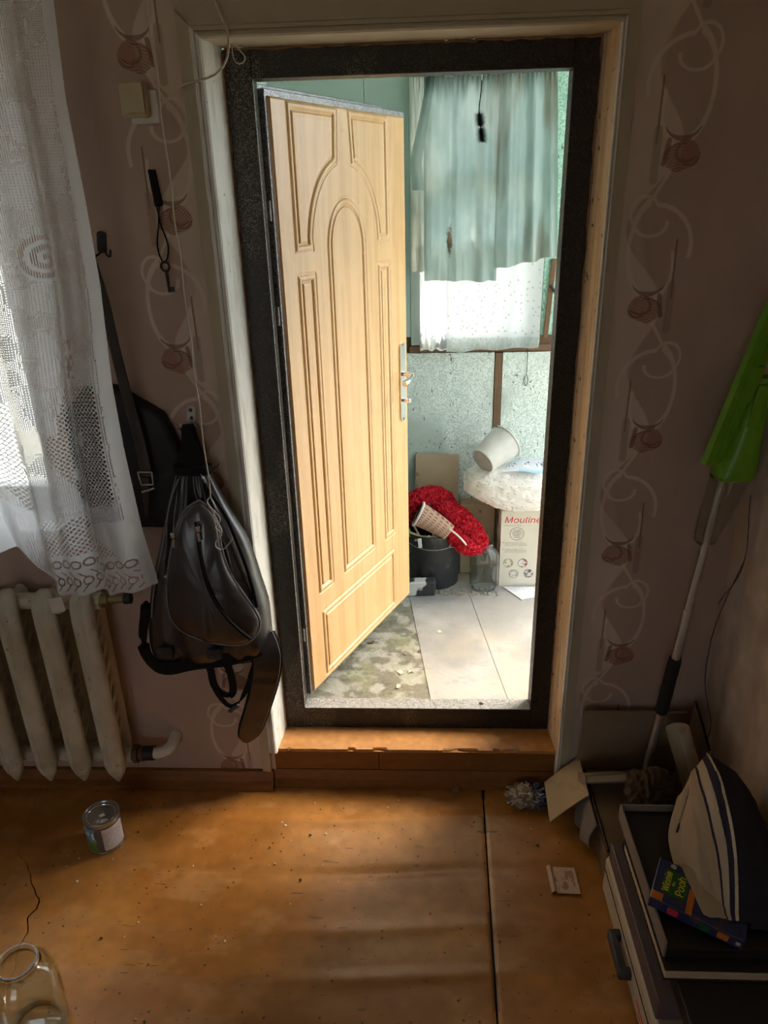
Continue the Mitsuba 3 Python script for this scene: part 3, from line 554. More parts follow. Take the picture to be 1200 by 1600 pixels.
# red shaggy mat
mat('mat_red_pile', lambda p, n, uv: mix((0.42, 0.008, 0.022), (0.75, 0.03, 0.06), noise(p.x * 120, p.y * 120, p.z * 120)), 0.9)
mat('mat_knit', lambda p, n, uv: mix((0.50, 0.33, 0.24), (0.26, 0.13, 0.09), smoothstep(0.55, 0.8, 0.5 + 0.5 * dr.sin((p.x * 0.8 + p.z) * 420)) * smoothstep(0.3, 0.6, 0.5 + 0.5 * dr.sin((p.x - p.z) * 160))), 0.95)
mat('mat_white_cloth', (0.70, 0.66, 0.62), 0.9)
rm = thing('red_mat', 'red shaggy mat rolled over the black bucket, tan knitted backing showing', 'mat')
paths = [[(-0.065, 1.13, 0.47), (-0.035, 1.14, 0.54), (0.05, 1.17, 0.575), (0.125, 1.19, 0.555), (0.155, 1.2, 0.51)],
         [(0.13, 1.16, 0.51), (0.20, 1.13, 0.47), (0.26, 1.11, 0.41), (0.285, 1.08, 0.365)], [(0.14, 1.09, 0.44), (0.19, 1.05, 0.40), (0.245, 1.03, 0.365), (0.275, 1.05, 0.36)]]
import manifold3d as m3
def blob(paths, rads, edge=0.012, it=12):
    ms = []
    for P, rd in zip(paths, rads):
        P = spline(P, 9); rd = np.broadcast_to(rd, len(P))
        for i in range(len(P) - 1):
            s0 = m3.Manifold.sphere(float(rd[i]), 20).translate(P[i].tolist()); s1 = m3.Manifold.sphere(float(rd[i + 1]), 20).translate(P[i + 1].tolist())
            ms.append(m3.Manifold.batch_hull([s0, s1]))
    m = m3.Manifold.batch_boolean(ms, m3.OpType.Add).refine_to_length(edge).to_mesh()
    t = trimesh.Trimesh(m.vert_properties[:, :3], m.tri_verts); trimesh.smoothing.filter_taubin(t, iterations=it); return t
core = blob(paths, [0.036, 0.050, 0.034])
def tufts(m, n, L, w, seed):
    r = np.random.default_rng(seed); pt, fi = trimesh.sample.sample_surface(m, n, seed=seed); nn = m.face_normals[fi]
    d = nn + r.normal(0, 0.55, (n, 3)); d /= np.linalg.norm(d, axis=1, keepdims=True); s = np.cross(d, r.normal(0, 1, (n, 3))); s /= np.linalg.norm(s, axis=1, keepdims=True)
    L = L * r.uniform(0.6, 1.2, (n, 1)); w = w * r.uniform(0.6, 1.3, (n, 1)); b = pt - nn * 0.002
    V = np.stack([b - s * w, b + s * w, b + d * L + s * w * 1.1, b + d * L - s * w * 1.1], 1).reshape(-1, 3); k = np.arange(n)[:, None] * 4
    return trimesh.Trimesh(V, np.vstack([k + [0, 1, 2], k + [0, 2, 3]]), process=False)
obj('pile', cat_(core, tufts(core, 6000, 0.014, 0.0035, 5)), 'mat_red_pile', rm, kind='stuff')
kp = spline([(0.008, 1.082, 0.515), (0.060, 1.075, 0.488), (0.120, 1.062, 0.452), (0.150, 1.056, 0.430)], 14)
obj('knitted_backing', tube(kp, np.linspace(0.058, 0.042, 14), 28), 'mat_knit', rm, smooth=True)
t_, n_, b_ = frames(kp); a = np.linspace(0, 2 * PI, 40)
obj('white_binding', tube(kp[0] + 0.060 * (np.cos(a)[:, None] * n_[0] + np.sin(a)[:, None] * b_[0]), 0.0055, 8), 'mat_white_cloth', rm, smooth=True)
obj('white_binding', tube(spline([(0.150, 1.012, 0.470), (0.190, 0.998, 0.442), (0.230, 0.994, 0.395)], 14), 0.005, 8), 'mat_white_cloth', rm, smooth=True)
# glass jar behind
scene['mat_glass'] = {'type': 'dielectric', 'int_ior': 1.5, 'specular_transmittance': rgb(0.93, 0.965, 0.955)}
scene['mat_jar_glass'] = {'type': 'thindielectric', 'int_ior': 1.52, 'specular_transmittance': rgb(0.90, 0.945, 0.93), 'specular_reflectance': rgb(1, 1, 1)}
def glass_jar(label, R, H, rn, loc, n=80):
    j = thing('glass_jar', label, 'jar')
    w = 0.0045 if R > 0.075 else 0.0035
    o = [(R * .70, 0.0), (R * .88, 0.0), (R * .97, 0.006), (R, 0.02), (R, H * .62), (R * .985, H * .70), (R * .94, H * .78), (R * .85, H * .84), (R * .72, H * .885), (rn * 1.02, H * .915), (rn, H * .93), (rn, H - .018), (rn * 1.07, H - .014), (rn * 1.09, H - .006), (rn * 1.04, H)]
    i = [(rn * .97 - w * .3, H), (rn - w, H - .008), (rn - w, H * .925), (R * .71 - w, H * .885 - w * .8), (R * .85 - w, H * .84 - w), (R * .94 - w, H * .78 - w * .6), (R * .985 - w, H * .70), (R - w, H * .62), (R - w, .022), (R * .90, .010), (R * .70, .007), (R * .70, 0.0)]
    obj('body', fixn(lathe(o + i, n, loc)), 'mat_glass', j, smooth=40)
    obj('base', lathe([(0.0, 0.006), (R * .4, 0.006), (R * .69, 0.0035)], n, loc), 'mat_jar_glass', j, smooth=True)
    return j
glass_jar('empty clear glass jar on the porch floor between black bucket and white carton', 0.070, 0.245, 0.042, (0.326, 1.085, HZ + 0.0015))
# painted brick
mat('mat_painted_brick', lambda p, n, uv: mix((0.58, 0.58, 0.56), (0.035, 0.035, 0.038), smoothstep(0.50, 0.56, fbm(p.x * 16 + 0.7, p.z * 14, p.y * 9 + 2.0) + 0.10 * smoothstep(0.02, 0.07, p.x))), 0.8)
obj('brick', cat_(rbx(0.15, 0.058, 0.076, 0.007, (0.012, 1.008, HZ + 0.0065 + 0.038), 4)), 'mat_painted_brick', label='brick flaking white and black paint on the porch floor by the door leaf edge', cat='brick')
# carton with print
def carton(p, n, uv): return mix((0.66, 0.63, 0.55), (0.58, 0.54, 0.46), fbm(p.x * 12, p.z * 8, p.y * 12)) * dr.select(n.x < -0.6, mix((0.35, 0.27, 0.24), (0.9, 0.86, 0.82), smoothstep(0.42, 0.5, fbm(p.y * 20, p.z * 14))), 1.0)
mat('mat_carton', carton, 0.6); mat('mat_red_print', (0.50, 0.03, 0.04), 0.6); mat('mat_grey_print', (0.24, 0.22, 0.20), 0.7); mat('mat_pale_print', (0.42, 0.40, 0.36), 0.7)
cb = thing('carton', 'white kitchen appliance carton with red script lettering and round pictures', 'box')
CX0, CX1, CYF = 0.398, 0.63, 1.085
obj('body', bx(CX0, CX1, CYF, CYF + 0.2, HZ + 0.001, 0.527, 0.002), 'mat_carton', cb)
R_, U_ = (1, 0, 0), (0, 0, 1)
obj('red_lettering', text_on('Moulinex', 0.030, (CX0 + 0.014, CYF - 0.0002, 0.466), R_, U_, 0.0006, False, 0.198, 0.22), 'mat_red_print', cb)
obj('thin_line', bx(CX0 + 0.018, CX0 + 0.10, CYF - 0.0008, CYF, 0.450, 0.453, 0.0001), 'mat_pale_print', cb)
def ringm(cx, cz, r0, r1): return ext_xz(Point(cx, cz).buffer(r1, 24).difference(Point(cx, cz).buffer(r0, 24)), CYF - 0.0010, CYF)
obj('text_ring', ringm(CX0 + 0.078, 0.408, 0.031, 0.0335), 'mat_grey_print', cb)
for k, w in enumerate((0.030, 0.042, 0.046, 0.038, 0.028)):
    obj('text_line', bx(CX0 + 0.078 - w / 2, CX0 + 0.078 + w / 2, CYF - 0.0008, CYF, 0.425 - k * 0.009, 0.428 - k * 0.009, 0.0001), 'mat_grey_print', cb)
for k, zz in enumerate((0.362, 0.356, 0.350, 0.344, 0.326, 0.320, 0.314, 0.308)):
    obj('text_line', bx(CX0 + 0.022, CX0 + (0.128 if k % 4 else 0.112), CYF - 0.0006, CYF, zz, zz + 0.0022, 0.0001), 'mat_pale_print', cb)
for zz in (0.361, 0.325): obj('text_dot', ringm(CX0 + 0.014, zz + 0.001, 0.0, 0.003), 'mat_grey_print', cb)
def food(k):
    cols = [((0.46, 0.36, 0.16), (0.16, 0.13, 0.09)), ((0.30, 0.05, 0.06), (0.22, 0.10, 0.09)), ((0.50, 0.50, 0.42), (0.34, 0.38, 0.34)), ((0.05, 0.04, 0.06), (0.45, 0.42, 0.40))][k]
    return lambda p, n, uv: mix((0.60, 0.58, 0.54), mix(cols[0], cols[1], smoothstep(0.4, 0.6, noise(p.x * 220, p.z * 300))), smoothstep(0.45, 0.55, fbm(p.x * 70 + k * 3, p.z * 110)))
for k, (dx, zz) in enumerate(((0.043, 0.252), (0.113, 0.252), (0.072, 0.193), (0.143, 0.195))):
    mat(f'mat_food_{k}', food(k), 0.6)
    pic = obj('round_picture', ringm(CX0 + dx, zz, 0.0, 0.021), f'mat_food_{k}', cb)
    obj('rim', ringm(CX0 + dx, zz, 0.0215, 0.0235), 'mat_grey_print', pic)
# white sack
def sack_col(p, n, uv):
    c = mix((0.74, 0.71, 0.66), (0.83, 0.82, 0.80), fbm(p.x * 8, p.y * 8, p.z * 8)); v = voronoi(p.x * 60, p.z * 60 + p.y * 40)
    return mix(c, (0.30, 0.26, 0.20), 0.8 * (1 - smoothstep(0.10, 0.2, v[0])) * (v[2] > 0.75))
mat('mat_sack', sack_col, 0.55)
def sack():
    m = trimesh.creation.icosphere(subdivisions=6); v = np.asarray(m.vertices).copy()
    s = np.sign(v) * np.abs(v) ** np.array([0.78, 0.70, 0.85]); x, y, z = s.T
    P = np.stack([0.468 + 0.245 * x, 1.155 + 0.125 * y, 0.618 + 0.104 * z], 1)
    P[:, 0] += np.where(z < 0, 0.09 * z * (x < 0) * x * 1.6, 0)            # tapers to the underside on the left
    P[:, 2] = np.maximum(P[:, 2], 0.529) + 0.022 * (0.4 - x) * (z > 0) * (np.abs(x) < 1)
    n1 = meshkit.fbm(P * [30, 30, 45], 4, 3); cr = np.abs(meshkit.fbm(P * [22, 22, 30], 3, 9) - 0.5)
    P += v * (0.016 * (n1 - 0.5) - 0.028 * np.maximum(0, 0.07 - cr))[:, None] * np.where(P[:, 2] < 0.535, 0.1, 1)[:, None]
    P[:, 2] = np.maximum(P[:, 2], 0.5285)
    return trimesh.Trimesh(P, m.faces, process=False)
obj('stuffed_sack', sack(), 'mat_sack', smooth=True, label='crumpled white stuffed sack lying on the white carton', cat='sack')
# enamel bucket on its side
mat('mat_enamel', lambda p, n, uv: mix((0.60, 0.60, 0.57), (0.46, 0.46, 0.43), fbm(p.x * 20, p.y * 20, p.z * 20)), 0.4)
mat('mat_enamel_base', lambda p, n, uv: mix((0.30, 0.30, 0.28), (0.42, 0.41, 0.38), fbm(p.x * 30, p.y * 30, p.z * 30)), 0.5)
eb = thing('bucket', 'small white bucket lying on its side on the stuffed sack', 'bucket')
A0, A1 = np.array([0.305, 1.085, 0.778]), np.array([0.415, 1.175, 0.842]); ax_ = (A1 - A0) / np.linalg.norm(A1 - A0); LB = np.linalg.norm(A1 - A0)
def along(m):
    M = trimesh.geometry.align_vectors([0, 0, 1], ax_); m = m.copy(); m.apply_transform(M); m.apply_translation(A0); return m
obj('body', along(lathe([(0.060, -0.004), (0.063, 0.0), (0.083, LB * .95), (0.088, LB * .97), (0.088, LB), (0.080, LB), (0.059, 0.004)], 44)), 'mat_enamel', eb, smooth=40)
obj('base_disc', along(lathe([(0, 0.002), (0.054, 0.002), (0.0595, -0.003), (0.0595, 0.004), (0, 0.004)], 40)), 'mat_enamel_base', eb, smooth=40)
a = np.linspace(0, PI, 24); hp = np.stack([0.088 * np.cos(a), 0.088 * np.sin(a), LB * .95 + 0.02 * np.sin(a)], 1)
tb = along(tube(hp, 0.002, 6)); tb = trimesh.Trimesh(tb.vertices, tb.faces, process=False)
obj('wire_handle', tb, 'mat_dark_metal', eb, smooth=True)
# booklet on the sack
def leaflet(p, n, uv):
    u, v = uv.x, uv.y; c = mi.Color3f(0.62, 0.64, 0.66); col = dr.floor(u * 3); fu = u * 3 - col
    box_ = ((fu > 0.08) & (fu < 0.92) & (v > 0.22) & (v < 0.9)); c = dr.select(box_, mi.Color3f(0.46, 0.56, 0.70), c); c = dr.select(box_ & (fu > 0.14) & (fu < 0.86) & (v > 0.28) & (v < 0.84), mi.Color3f(0.63, 0.66, 0.69), c)
    st = box_ & (fu > 0.2) & (fu < 0.8) & (dr.abs(v - 0.56) < 0.16) & (noise(u * 60 + v * 14, v * 9) > 0.62); c = dr.select(st, mi.Color3f(0.06, 0.08, 0.12), c)
    return dr.select((v < 0.16) & (u > 0.35), mi.Color3f(0.30, 0.50, 0.68), c)
mat('mat_leaflet', leaflet, 0.5)
lq = np.array([(0.385, 1.050, 0.722), (0.60, 1.045, 0.722), (0.60, 1.17, 0.762), (0.43, 1.165, 0.728)])
us = np.linspace(0, 1, 12); vs = np.linspace(0, 1, 8); UU, VV = np.meshgrid(us, vs, indexing='ij')
def leafq(U, V):
    b = lambda k: (1 - U) * (1 - V) * lq[0][k] + U * (1 - V) * lq[1][k] + U * V * lq[2][k] + (1 - U) * V * lq[3][k]
    return np.stack([b(0), b(1), b(2) + 0.006 * np.sin(U * 5) + 0.012], -1)
obj('leaflet', grid(leafq, us, vs), 'mat_leaflet', smooth=True, uv=np.stack([UU.ravel(), VV.ravel()], 1), label='printed blue and white leaflet lying on the stuffed sack', cat='leaflet')
mat('mat_tile', lambda p, n, uv: mix((0.50, 0.52, 0.56), (0.66, 0.68, 0.72), noise(p.x * 300, p.y * 300)), 0.35)
obj('tile_piece', ext_xy(Polygon([(0.418, 1.068), (0.494, 0.943), (0.60, 0.985), (0.62, 1.068)]), HZ + 0.0068, HZ + 0.0115), 'mat_tile', label='speckled silver grey tile piece lying before the white carton', cat='tile')
# leaves, flakes on the porch floor
mat('mat_dry_leaf', lambda p, n, uv: mix((0.30, 0.19, 0.13), (0.18, 0.10, 0.06), noise(p.x * 200, p.y * 200)), 0.8); mat('mat_flake', (0.66, 0.62, 0.48), 0.7)
def flake(cx, cy, z, r, seed):
    g = np.random.default_rng(seed); n = 11; a = np.sort(g.uniform(0, 2 * PI, n)); rr = r * g.uniform(0.5, 1.15, n)
    top = np.stack([cx + rr * np.cos(a), cy + rr * np.sin(a), z + g.uniform(0.001, 0.012, n) * r / 0.02], 1); c = np.array([[cx, cy, z + 0.003]])
    V = np.vstack([c, top, c - [0, 0, 0.0015], top - [0, 0, 0.0015]]); F = []
    for i in range(n):
        j = (i + 1) % n; F += [[0, 1 + i, 1 + j], [n + 1, n + 2 + j, n + 2 + i], [1 + i, n + 2 + i, n + 2 + j], [1 + i, n + 2 + j, 1 + j]]
    return trimesh.Trimesh(V, F, process=False)
for i, (x, y, r, mm, lb) in enumerate(((-0.199, 0.59, 0.017, 'mat_dry_leaf', 'curled reddish brown leaf on the carpet close to the door leaf'), (-0.069, 0.372, 0.017, 'mat_flake', 'left one of two adjoining whitish leaf scraps on the carpet'), (-0.026, 0.376, 0.014, 'mat_flake', 'right one of two adjoining whitish leaf scraps on the carpet'),
        (-0.075, 0.277, 0.014, 'mat_flake', 'yellowish leaf scrap on the carpet nearest the door sill'), (0.099, 0.666, 0.012, 'mat_flake', 'small yellowish leaf scrap on the grey floor mat'), (-0.05, 0.50, 0.010, 'mat_dry_leaf', 'small brown leaf scrap on the middle of the carpet'), (0.0, 0.655, 0.009, 'mat_dry_leaf', 'tiny dark scrap on the carpet beside the grey mat edge'), (0.01, 0.52, 0.010, 'mat_dry_leaf', 'tiny brown scrap on the carpet by the edge of the grey mat'))):
    obj('leaf_scrap', flake(x, y, HZ + (0.004 if x < 0.05 else 0.007), r, 50 + i), mm, label=lb, cat='leaf')
def crumbs(n, seed, xr, yr, zf, s):
    g = np.random.default_rng(seed); base = trimesh.creation.icosahedron(); V, F = [], []
    for i in range(n):
        x, y = g.uniform(*xr), g.uniform(*yr); r = s * g.uniform(0.4, 1.0) ** 2; v = np.asarray(base.vertices) * r * g.uniform(0.6, 1.4, 3) + [x, y, zf(x, y) + r * 0.7]
        F.append(np.asarray(base.faces) + 12 * i); V.append(v)
    return trimesh.Trimesh(np.vstack(V), np.vstack(F), process=False)
mat('mat_crumb', (0.62, 0.56, 0.44), 0.8); mat('mat_litter', lambda p, n, uv: mix((0.40, 0.37, 0.31), (0.16, 0.14, 0.11), noise(p.x * 300, p.y * 300)), 0.9); mat('mat_dirt', (0.10, 0.07, 0.045), 0.9)
obj('debris', crumbs(220, 7, (0.09, 0.40), (0.985, 1.055), lambda x, y: HZ + 0.005, 0.0055), 'mat_litter', label='scattered straw and plaster litter along the back of the porch floor', cat='debris', kind='stuff')

# ------------------------------------------------------------------ room window, sill, lace curtain
w1 = thing('window_1', 'bright window behind the white lace curtain', kind='structure')
for nm, q in (('stile', (-2.0, -1.93, 1.03, 2.35)), ('stile', (-1.135, -1.075, 1.03, 2.35)), ('rail', (-1.93, -1.135, 1.03, 1.10)), ('rail', (-1.93, -1.135, 2.29, 2.35)), ('mullion', (-1.56, -1.51, 1.10, 2.29)), ('transom', (-1.51, -1.135, 1.86, 1.90))):
    obj(nm, bx(q[0], q[1], -0.02, 0.04, q[2], q[3], 0.004), 'mat_window_paint', w1)
obj('pane', bx(-1.93, -1.56, 0.012, 0.0121, 1.10, 2.29, 0.00001), 'mat_pane', w1)
obj('pane', bx(-1.51, -1.135, 0.012, 0.0121, 1.10, 2.29, 0.00001), 'mat_pane', w1)
obj('sill_board', bx(-2.06, -1.03, -0.205, 0.0, 1.000, 1.032, 0.006), 'mat_window_paint', w1)

thin('mat_lace', lambda p, n, uv: mix((0.86, 0.89, 0.90), (0.76, 0.80, 0.81), fbm(p.x * 9, p.z * 4, 2.0)), 1.1)
LRES = 0.0021
def lace():
    W_, zt = 0.66, 2.72
    nu = int(W_ / LRES); nw = int((zt - 0.885) / LRES)
    us = np.linspace(0, W_, nu + 1); ws = np.linspace(0, zt - 0.885, nw + 1)
    def fn(U, Wv):
        z = 0.885 + Wv
        lift = 0.115 / (1 + np.exp(-(U - 0.33) / 0.012)) * np.clip(1 - Wv / 0.5, 0, 1)
        z = z + lift + 0.008 * np.sin(U * 22) * np.exp(-Wv * 6)
        xr = np.interp(z, [0.88, 1.07, 1.31, 1.48, 1.72, 1.9, 2.12, 2.31, 2.72], [-0.748, -0.765, -0.770, -0.768, -0.752, -0.752, -0.758, -0.748, -0.73])
        gath = np.interp(z, [0.88, 1.3, 1.9, 2.7], [1.0, 0.98, 0.95, 0.92])
        f = np.interp(z, [0.88, 1.6, 2.6], [1.0, 0.8, 0.55])
        fold = 0.020 * np.sin(U * 38 + 1.2 + 0.7 * z) + 0.012 * np.sin(U * 81 + 2.0 * z) + 0.014 * np.sin(U * 17 + 3 * z)
        y = -0.300 + f * fold + 0.012 * np.exp(-((U - 0.0) / 0.02) ** 2)
        x = xr - U * gath + 0.006 * np.sin(U * 38 + 2.7)
        y = y + 0.05 * np.clip((U - 0.33) / 0.05, 0, 1) * np.clip(1 - Wv / 0.4, 0, 1)
        return np.stack([x, y, z], -1)
    uc = (us[:-1] + us[1:]) / 2; wc = (ws[:-1] + ws[1:]) / 2
    U, V = np.meshgrid(uc, wc, indexing='ij'); I, J = np.meshgrid(np.arange(nu), np.arange(nw), indexing='ij')
    q = lambda a, b, s: meshkit.noise(np.stack([U * a + s, V * b, 0 * U + s], -1), 7)
    hole = (I % 2 == 0) & (J % 2 == 0)                               # fine tulle
    motif = meshkit.fbm(np.stack([U * 24, V * 16, 0 * U + 4], -1), 2, 3)
    solid = (motif > 0.56) | ((np.abs(motif - 0.47) < 0.012))
    sparse = (I % 3 == 0) & (J % 3 == 0)
    hole = np.where(solid, sparse, hole)
    # scrolls
    for (cu, cv) in ((0.33, 0.33), (0.42, 0.62), (0.36, 0.95), (0.14, 0.9)):
        dx, dy = U - cu, V - cv; r = np.hypot(dx, dy); th = np.arctan2(dy, dx)
        sp = np.abs(((r / 0.022 - th / (2 * PI)) % 1) - 0.5) < 0.22
        hole = np.where(r < 0.055, np.where(sp, False, (I % 2 == 0)), hole)
    # diamond net
    s, t = (U + V * 0.8) / 0.0105, (U - V * 0.8) / 0.0105
    dia = (np.abs((s % 1) - 0.5) < 0.33) & (np.abs((t % 1) - 0.5) < 0.33)
    left = 0.215 - 0.06 * np.abs((V - 0.42) / 0.12 - np.round((V - 0.42) / 0.24) * 0) ** 0.7
    net = (V > 0.275) & (V < 0.60) & (U > 0.030) & (U < np.maximum(0.09, left)) & (q(34, 26, 2) < 0.80)
    hole = np.where(net, dia, hole)
    big = (U > 0.30) & (V > 0.10) & (V < 0.55) & (q(14, 9, 5) > 0.45)
    hole = np.where(big, (np.abs((s * .9 % 1) - 0.5) < 0.36) & (np.abs((t * .9 % 1) - 0.5) < 0.36), hole)
    blk = (V > 0.62) & (V < 0.715) & (U > 0.075) & (U < 0.105)
    hole = np.where(blk, q(160, 110, 9) > 0.42, hole)
    # bottom border: checks, ovals, sprigs
    chk = (V > 0.12) & (V < 0.225) & (U > 0.05 + (V - 0.12) * 0.9) & (U < 0.30)
    hole = np.where(V < 0.225, False, hole)
    a, b = (U + V) / 0.0135, (U - V) / 0.0135
    hole = np.where(chk, ((np.abs((a % 1) - 0.5) < 0.24) & (np.abs((b % 1) - 0.5) < 0.30)), hole)
    ov = np.abs(np.hypot((((U + 0.01) / 0.027) % 1 - 0.5) / 0.42, (V - 0.092) / 0.0115) - 0.95) < 0.17
    hole = np.where((np.abs(V - 0.092) < 0.016) & (U > 0.015) & (U < 0.29), ov, hole)
    c0 = 0.040; hh = np.abs(V - c0)
    sp = (np.abs((((U - hh * 0.9 + 0.01) / 0.0235) % 1) - 0.5) < 0.09) & (hh > 0.011) & (hh < 0.030)
    ov2 = np.abs(np.hypot((((U) / 0.0235) % 1 - 0.5) / 0.40, (V - c0) / 0.012) - 0.9) < 0.16
    hole = np.where((hh < 0.031) & (U > 0.012) & (U < 0.30), sp | ov2, hole)
    hole = hole & ~((U < 0.018) | (V < 0.006))
    tul = (U > 0.285) & (U < 0.34) & (V < 0.2); hole = np.where(tul & (V > 0.006), (I % 2 == 0) & (J % 2 == 0), hole)
    return grid(fn, us, ws, keep=~hole)
lc = lace()
obj('lace_curtain', lc, 'mat_lace', smooth=True, label='long white lace curtain hanging before the left window and over the radiator', cat='curtain')

# ------------------------------------------------------------------ cast iron radiator
def rad_paint(p, n, uv):
    c = mix((0.54, 0.52, 0.42), (0.43, 0.40, 0.30), smoothstep(0.3, 0.75, fbm(p.x * 18, p.y * 18, p.z * 8)))
    g = fbm(p.x * 110, p.y * 110, p.z * 55); c = mix(c, (0.20, 0.12, 0.06), 0.8 * smoothstep(0.765, 0.80, g))
    return mix(c, (0.26, 0.20, 0.13), 0.45 * smoothstep(0.30, 0.14, p.z) * smoothstep(0.4, 0.7, fbm(p.x * 50, p.y * 50, p.z * 30)))
mat('mat_radiator', rad_paint, 0.42)
rd = thing('radiator', 'old cream painted cast iron radiator under the window', 'radiator')
def column(cx, cy, hw, hd, zb, zt, ridge, back=0.0):
    a = np.linspace(0, 2 * PI, 36, endpoint=False); rings = []
    for z, sx, sy, oy in ((zb, .06, .25, 0.006), (zb + .016, .36, .55, 0.004), (zb + .045, .80, .85, 0.001), (zb + .075, 1, 1, 0), (zb + .12, 1, 1, 0), ((zb + zt) / 2, 1, 1, 0), (zt - .10, 1, 1, 0), (zt - .055, 1, 1, .002), (zt - .03, .94, .92, .008), (zt - .010, .76, .72, .018), (zt, .42, .35, .030)):
        x = cx + hw * sx * np.sign(np.cos(a)) * np.abs(np.cos(a)) ** 0.9; y = cy + oy * back + hd * sy * np.sin(a)
        front = np.exp(-((a - 1.5 * PI) / 0.10) ** 2); y = y - ridge * sy * front
        rings.append(np.stack([x, y, np.full_like(a, z)], 1))
    return fixn(skin(rings))
NSEC = 7
for i in range(NSEC):
    x = -1.004 - 0.1168 * i
    parts = [column(x, -0.232, 0.036, 0.024, 0.112, 0.838, 0.007, 1.0), column(x, -0.134, 0.023, 0.018, 0.135, 0.815, 0.0)]
    for k in range(9):
        z = 0.235 + 0.060 * k
        parts.append(fixn(skin([[(x + sx * 0.012, -0.212, z + dz) for sx, dz in ((-1, 0), (1, 0), (1, .026), (-1, .026))], [(x + sx * 0.012, -0.148, z + .055 + dz) for sx, dz in ((-1, 0), (1, 0), (1, .028), (-1, .028))]])))
    parts += [bx(x - .022, x + .022, -0.225, -0.145, 0.765, 0.812, .008), bx(x - .022, x + .022, -0.225, -0.145, 0.165, 0.215, .008)]
    obj('section', cat_(*parts), 'mat_radiator', rd, smooth=50)
for zc in (0.788, 0.190):
    obj('header_pipe', tube(np.array([(-1.004 - 0.1168 * (NSEC - 1), -0.186, zc), (-0.958, -0.186, zc)]), 0.026, 20), 'mat_radiator', rd, smooth=40)
mat('mat_rusty', lambda p, n, uv: mix((0.05, 0.035, 0.028), (0.16, 0.08, 0.045), fbm(p.x * 60, p.y * 60, p.z * 60)), 0.7, metallic=0.3)
obj('valve', cat_(tube(np.array([(-0.960, -0.186, 0.790), (-0.935, -0.186, 0.792)]), 0.022, 6), tube(np.array([(-0.936, -0.186, 0.792), (-0.885, -0.186, 0.796)]), 0.013, 14)), 'mat_brass', rd, smooth=30)
obj('valve_knob', tube(np.array([(-0.886, -0.186, 0.796), (-0.866, -0.186, 0.797)]), 0.0175, 8), 'mat_dark_metal', rd, smooth=30)
obj('lock_nut', cat_(tube(np.array([(-0.955, -0.186, 0.192), (-0.938, -0.186, 0.193)]), 0.031, 6), tube(np.array([(-0.934, -0.186, 0.193), (-0.920, -0.186, 0.194)]), 0.026, 18)), 'mat_rusty', rd)
obj('dark_coupling', tube(np.array([(-0.922, -0.186, 0.194), (-0.885, -0.186, 0.196)]), 0.024, 20), 'mat_dark_metal', rd, smooth=40)
obj('pipe_elbow', tube(spline([(-0.89, -0.186, 0.196), (-0.862, -0.186, 0.199), (-0.840, -0.178, 0.206), (-0.830, -0.150, 0.212), (-0.830, -0.112, 0.215)], 20), 0.0185, 16), 'mat_window_paint', rd, smooth=True)
obj('paper_scrap', slab(lambda U, V: np.stack([-1.082 + 0.036 * U + 0.004 * V, -0.262 + 0.012 * U, 0.838 - 0.055 * V * (1 - 0.35 * np.abs(U - .5)) + 0 * U], -1), np.linspace(0, 1, 5), np.linspace(0, 1, 6), 0.002), 'mat_window_paint', smooth=True, label='small cream scrap stuck between two radiator sections below the lace hem', cat='scrap')

# ------------------------------------------------------------------ things hanging on the wall left of the door
mat('mat_beige_plastic', lambda p, n, uv: mix((0.50, 0.44, 0.27), (0.42, 0.36, 0.22), fbm(p.x * 25, p.z * 25)), 0.4)
sw = thing('light_switch', 'yellowed beige surface box on the wall beside the top left of the doorway', 'switch')
obj('box', bx(-0.688, -0.624, -0.148, WY, 2.090, 2.165, 0.007), 'mat_beige_plastic', sw)
obj('cover', bx(-0.682, -0.628, -0.153, -0.147, 2.098, 2.162, 0.004), 'mat_beige_plastic', sw)
obj('base_plate', bx(-0.676, -0.606, -0.120, WY, 2.078, 2.150, 0.003), 'mat_window_paint', sw)
mat('mat_black_leather', lambda p, n, uv: mix((0.008, 0.0075, 0.0075), (0.014, 0.013, 0.0125), fbm(p.x * 50, p.y * 50, p.z * 50)), 0.5, specular=0.3)
mat('mat_brown_leather', lambda p, n, uv: mix((0.025, 0.018, 0.014), (0.045, 0.032, 0.024), fbm(p.x * 60, p.y * 60, p.z * 20)), 0.5)
mat('mat_black_web', (0.006, 0.006, 0.007), 0.8, specular=0.25)
def hook(name, x, z, s, m, label, tilt=8):
    h = thing(name, label, 'hook')
    obj('plate', turn(cat_(ext_xz(rot_poly(0.022 * s, 0.048 * s, 0.008 * s), -0.0035, 0.0)), (x, WY, z), 0, 0, tilt), m, h)
    for sg in (-1, 1):
        obj('prong', tube(spline([(x, WY - .004, z - .016 * s), (x + sg * .012 * s, WY - .012 * s, z - .028 * s), (x + sg * .024 * s, WY - .026 * s, z - .030 * s), (x + sg * .030 * s, WY - .032 * s, z - .016 * s)], 14), 0.0026 * s, 8), m, h, smooth=True)
    for dz in (.012, -.008):
        obj('screw', tube(np.array([(x, WY - .003, z + dz * s), (x, WY - .0055, z + dz * s)]), 0.0045 * s, 10), 'mat_dark_metal', h)
    return h
hook('wall_hook', -0.628, 1.350, 1.15, 'mat_dull_metal', 'grey metal double hook above the black backpack')
hook('wall_hook', -0.802, 1.812, 1.1, 'mat_dark_metal', 'dark double hook at the edge of the lace curtain carrying a leather bag')
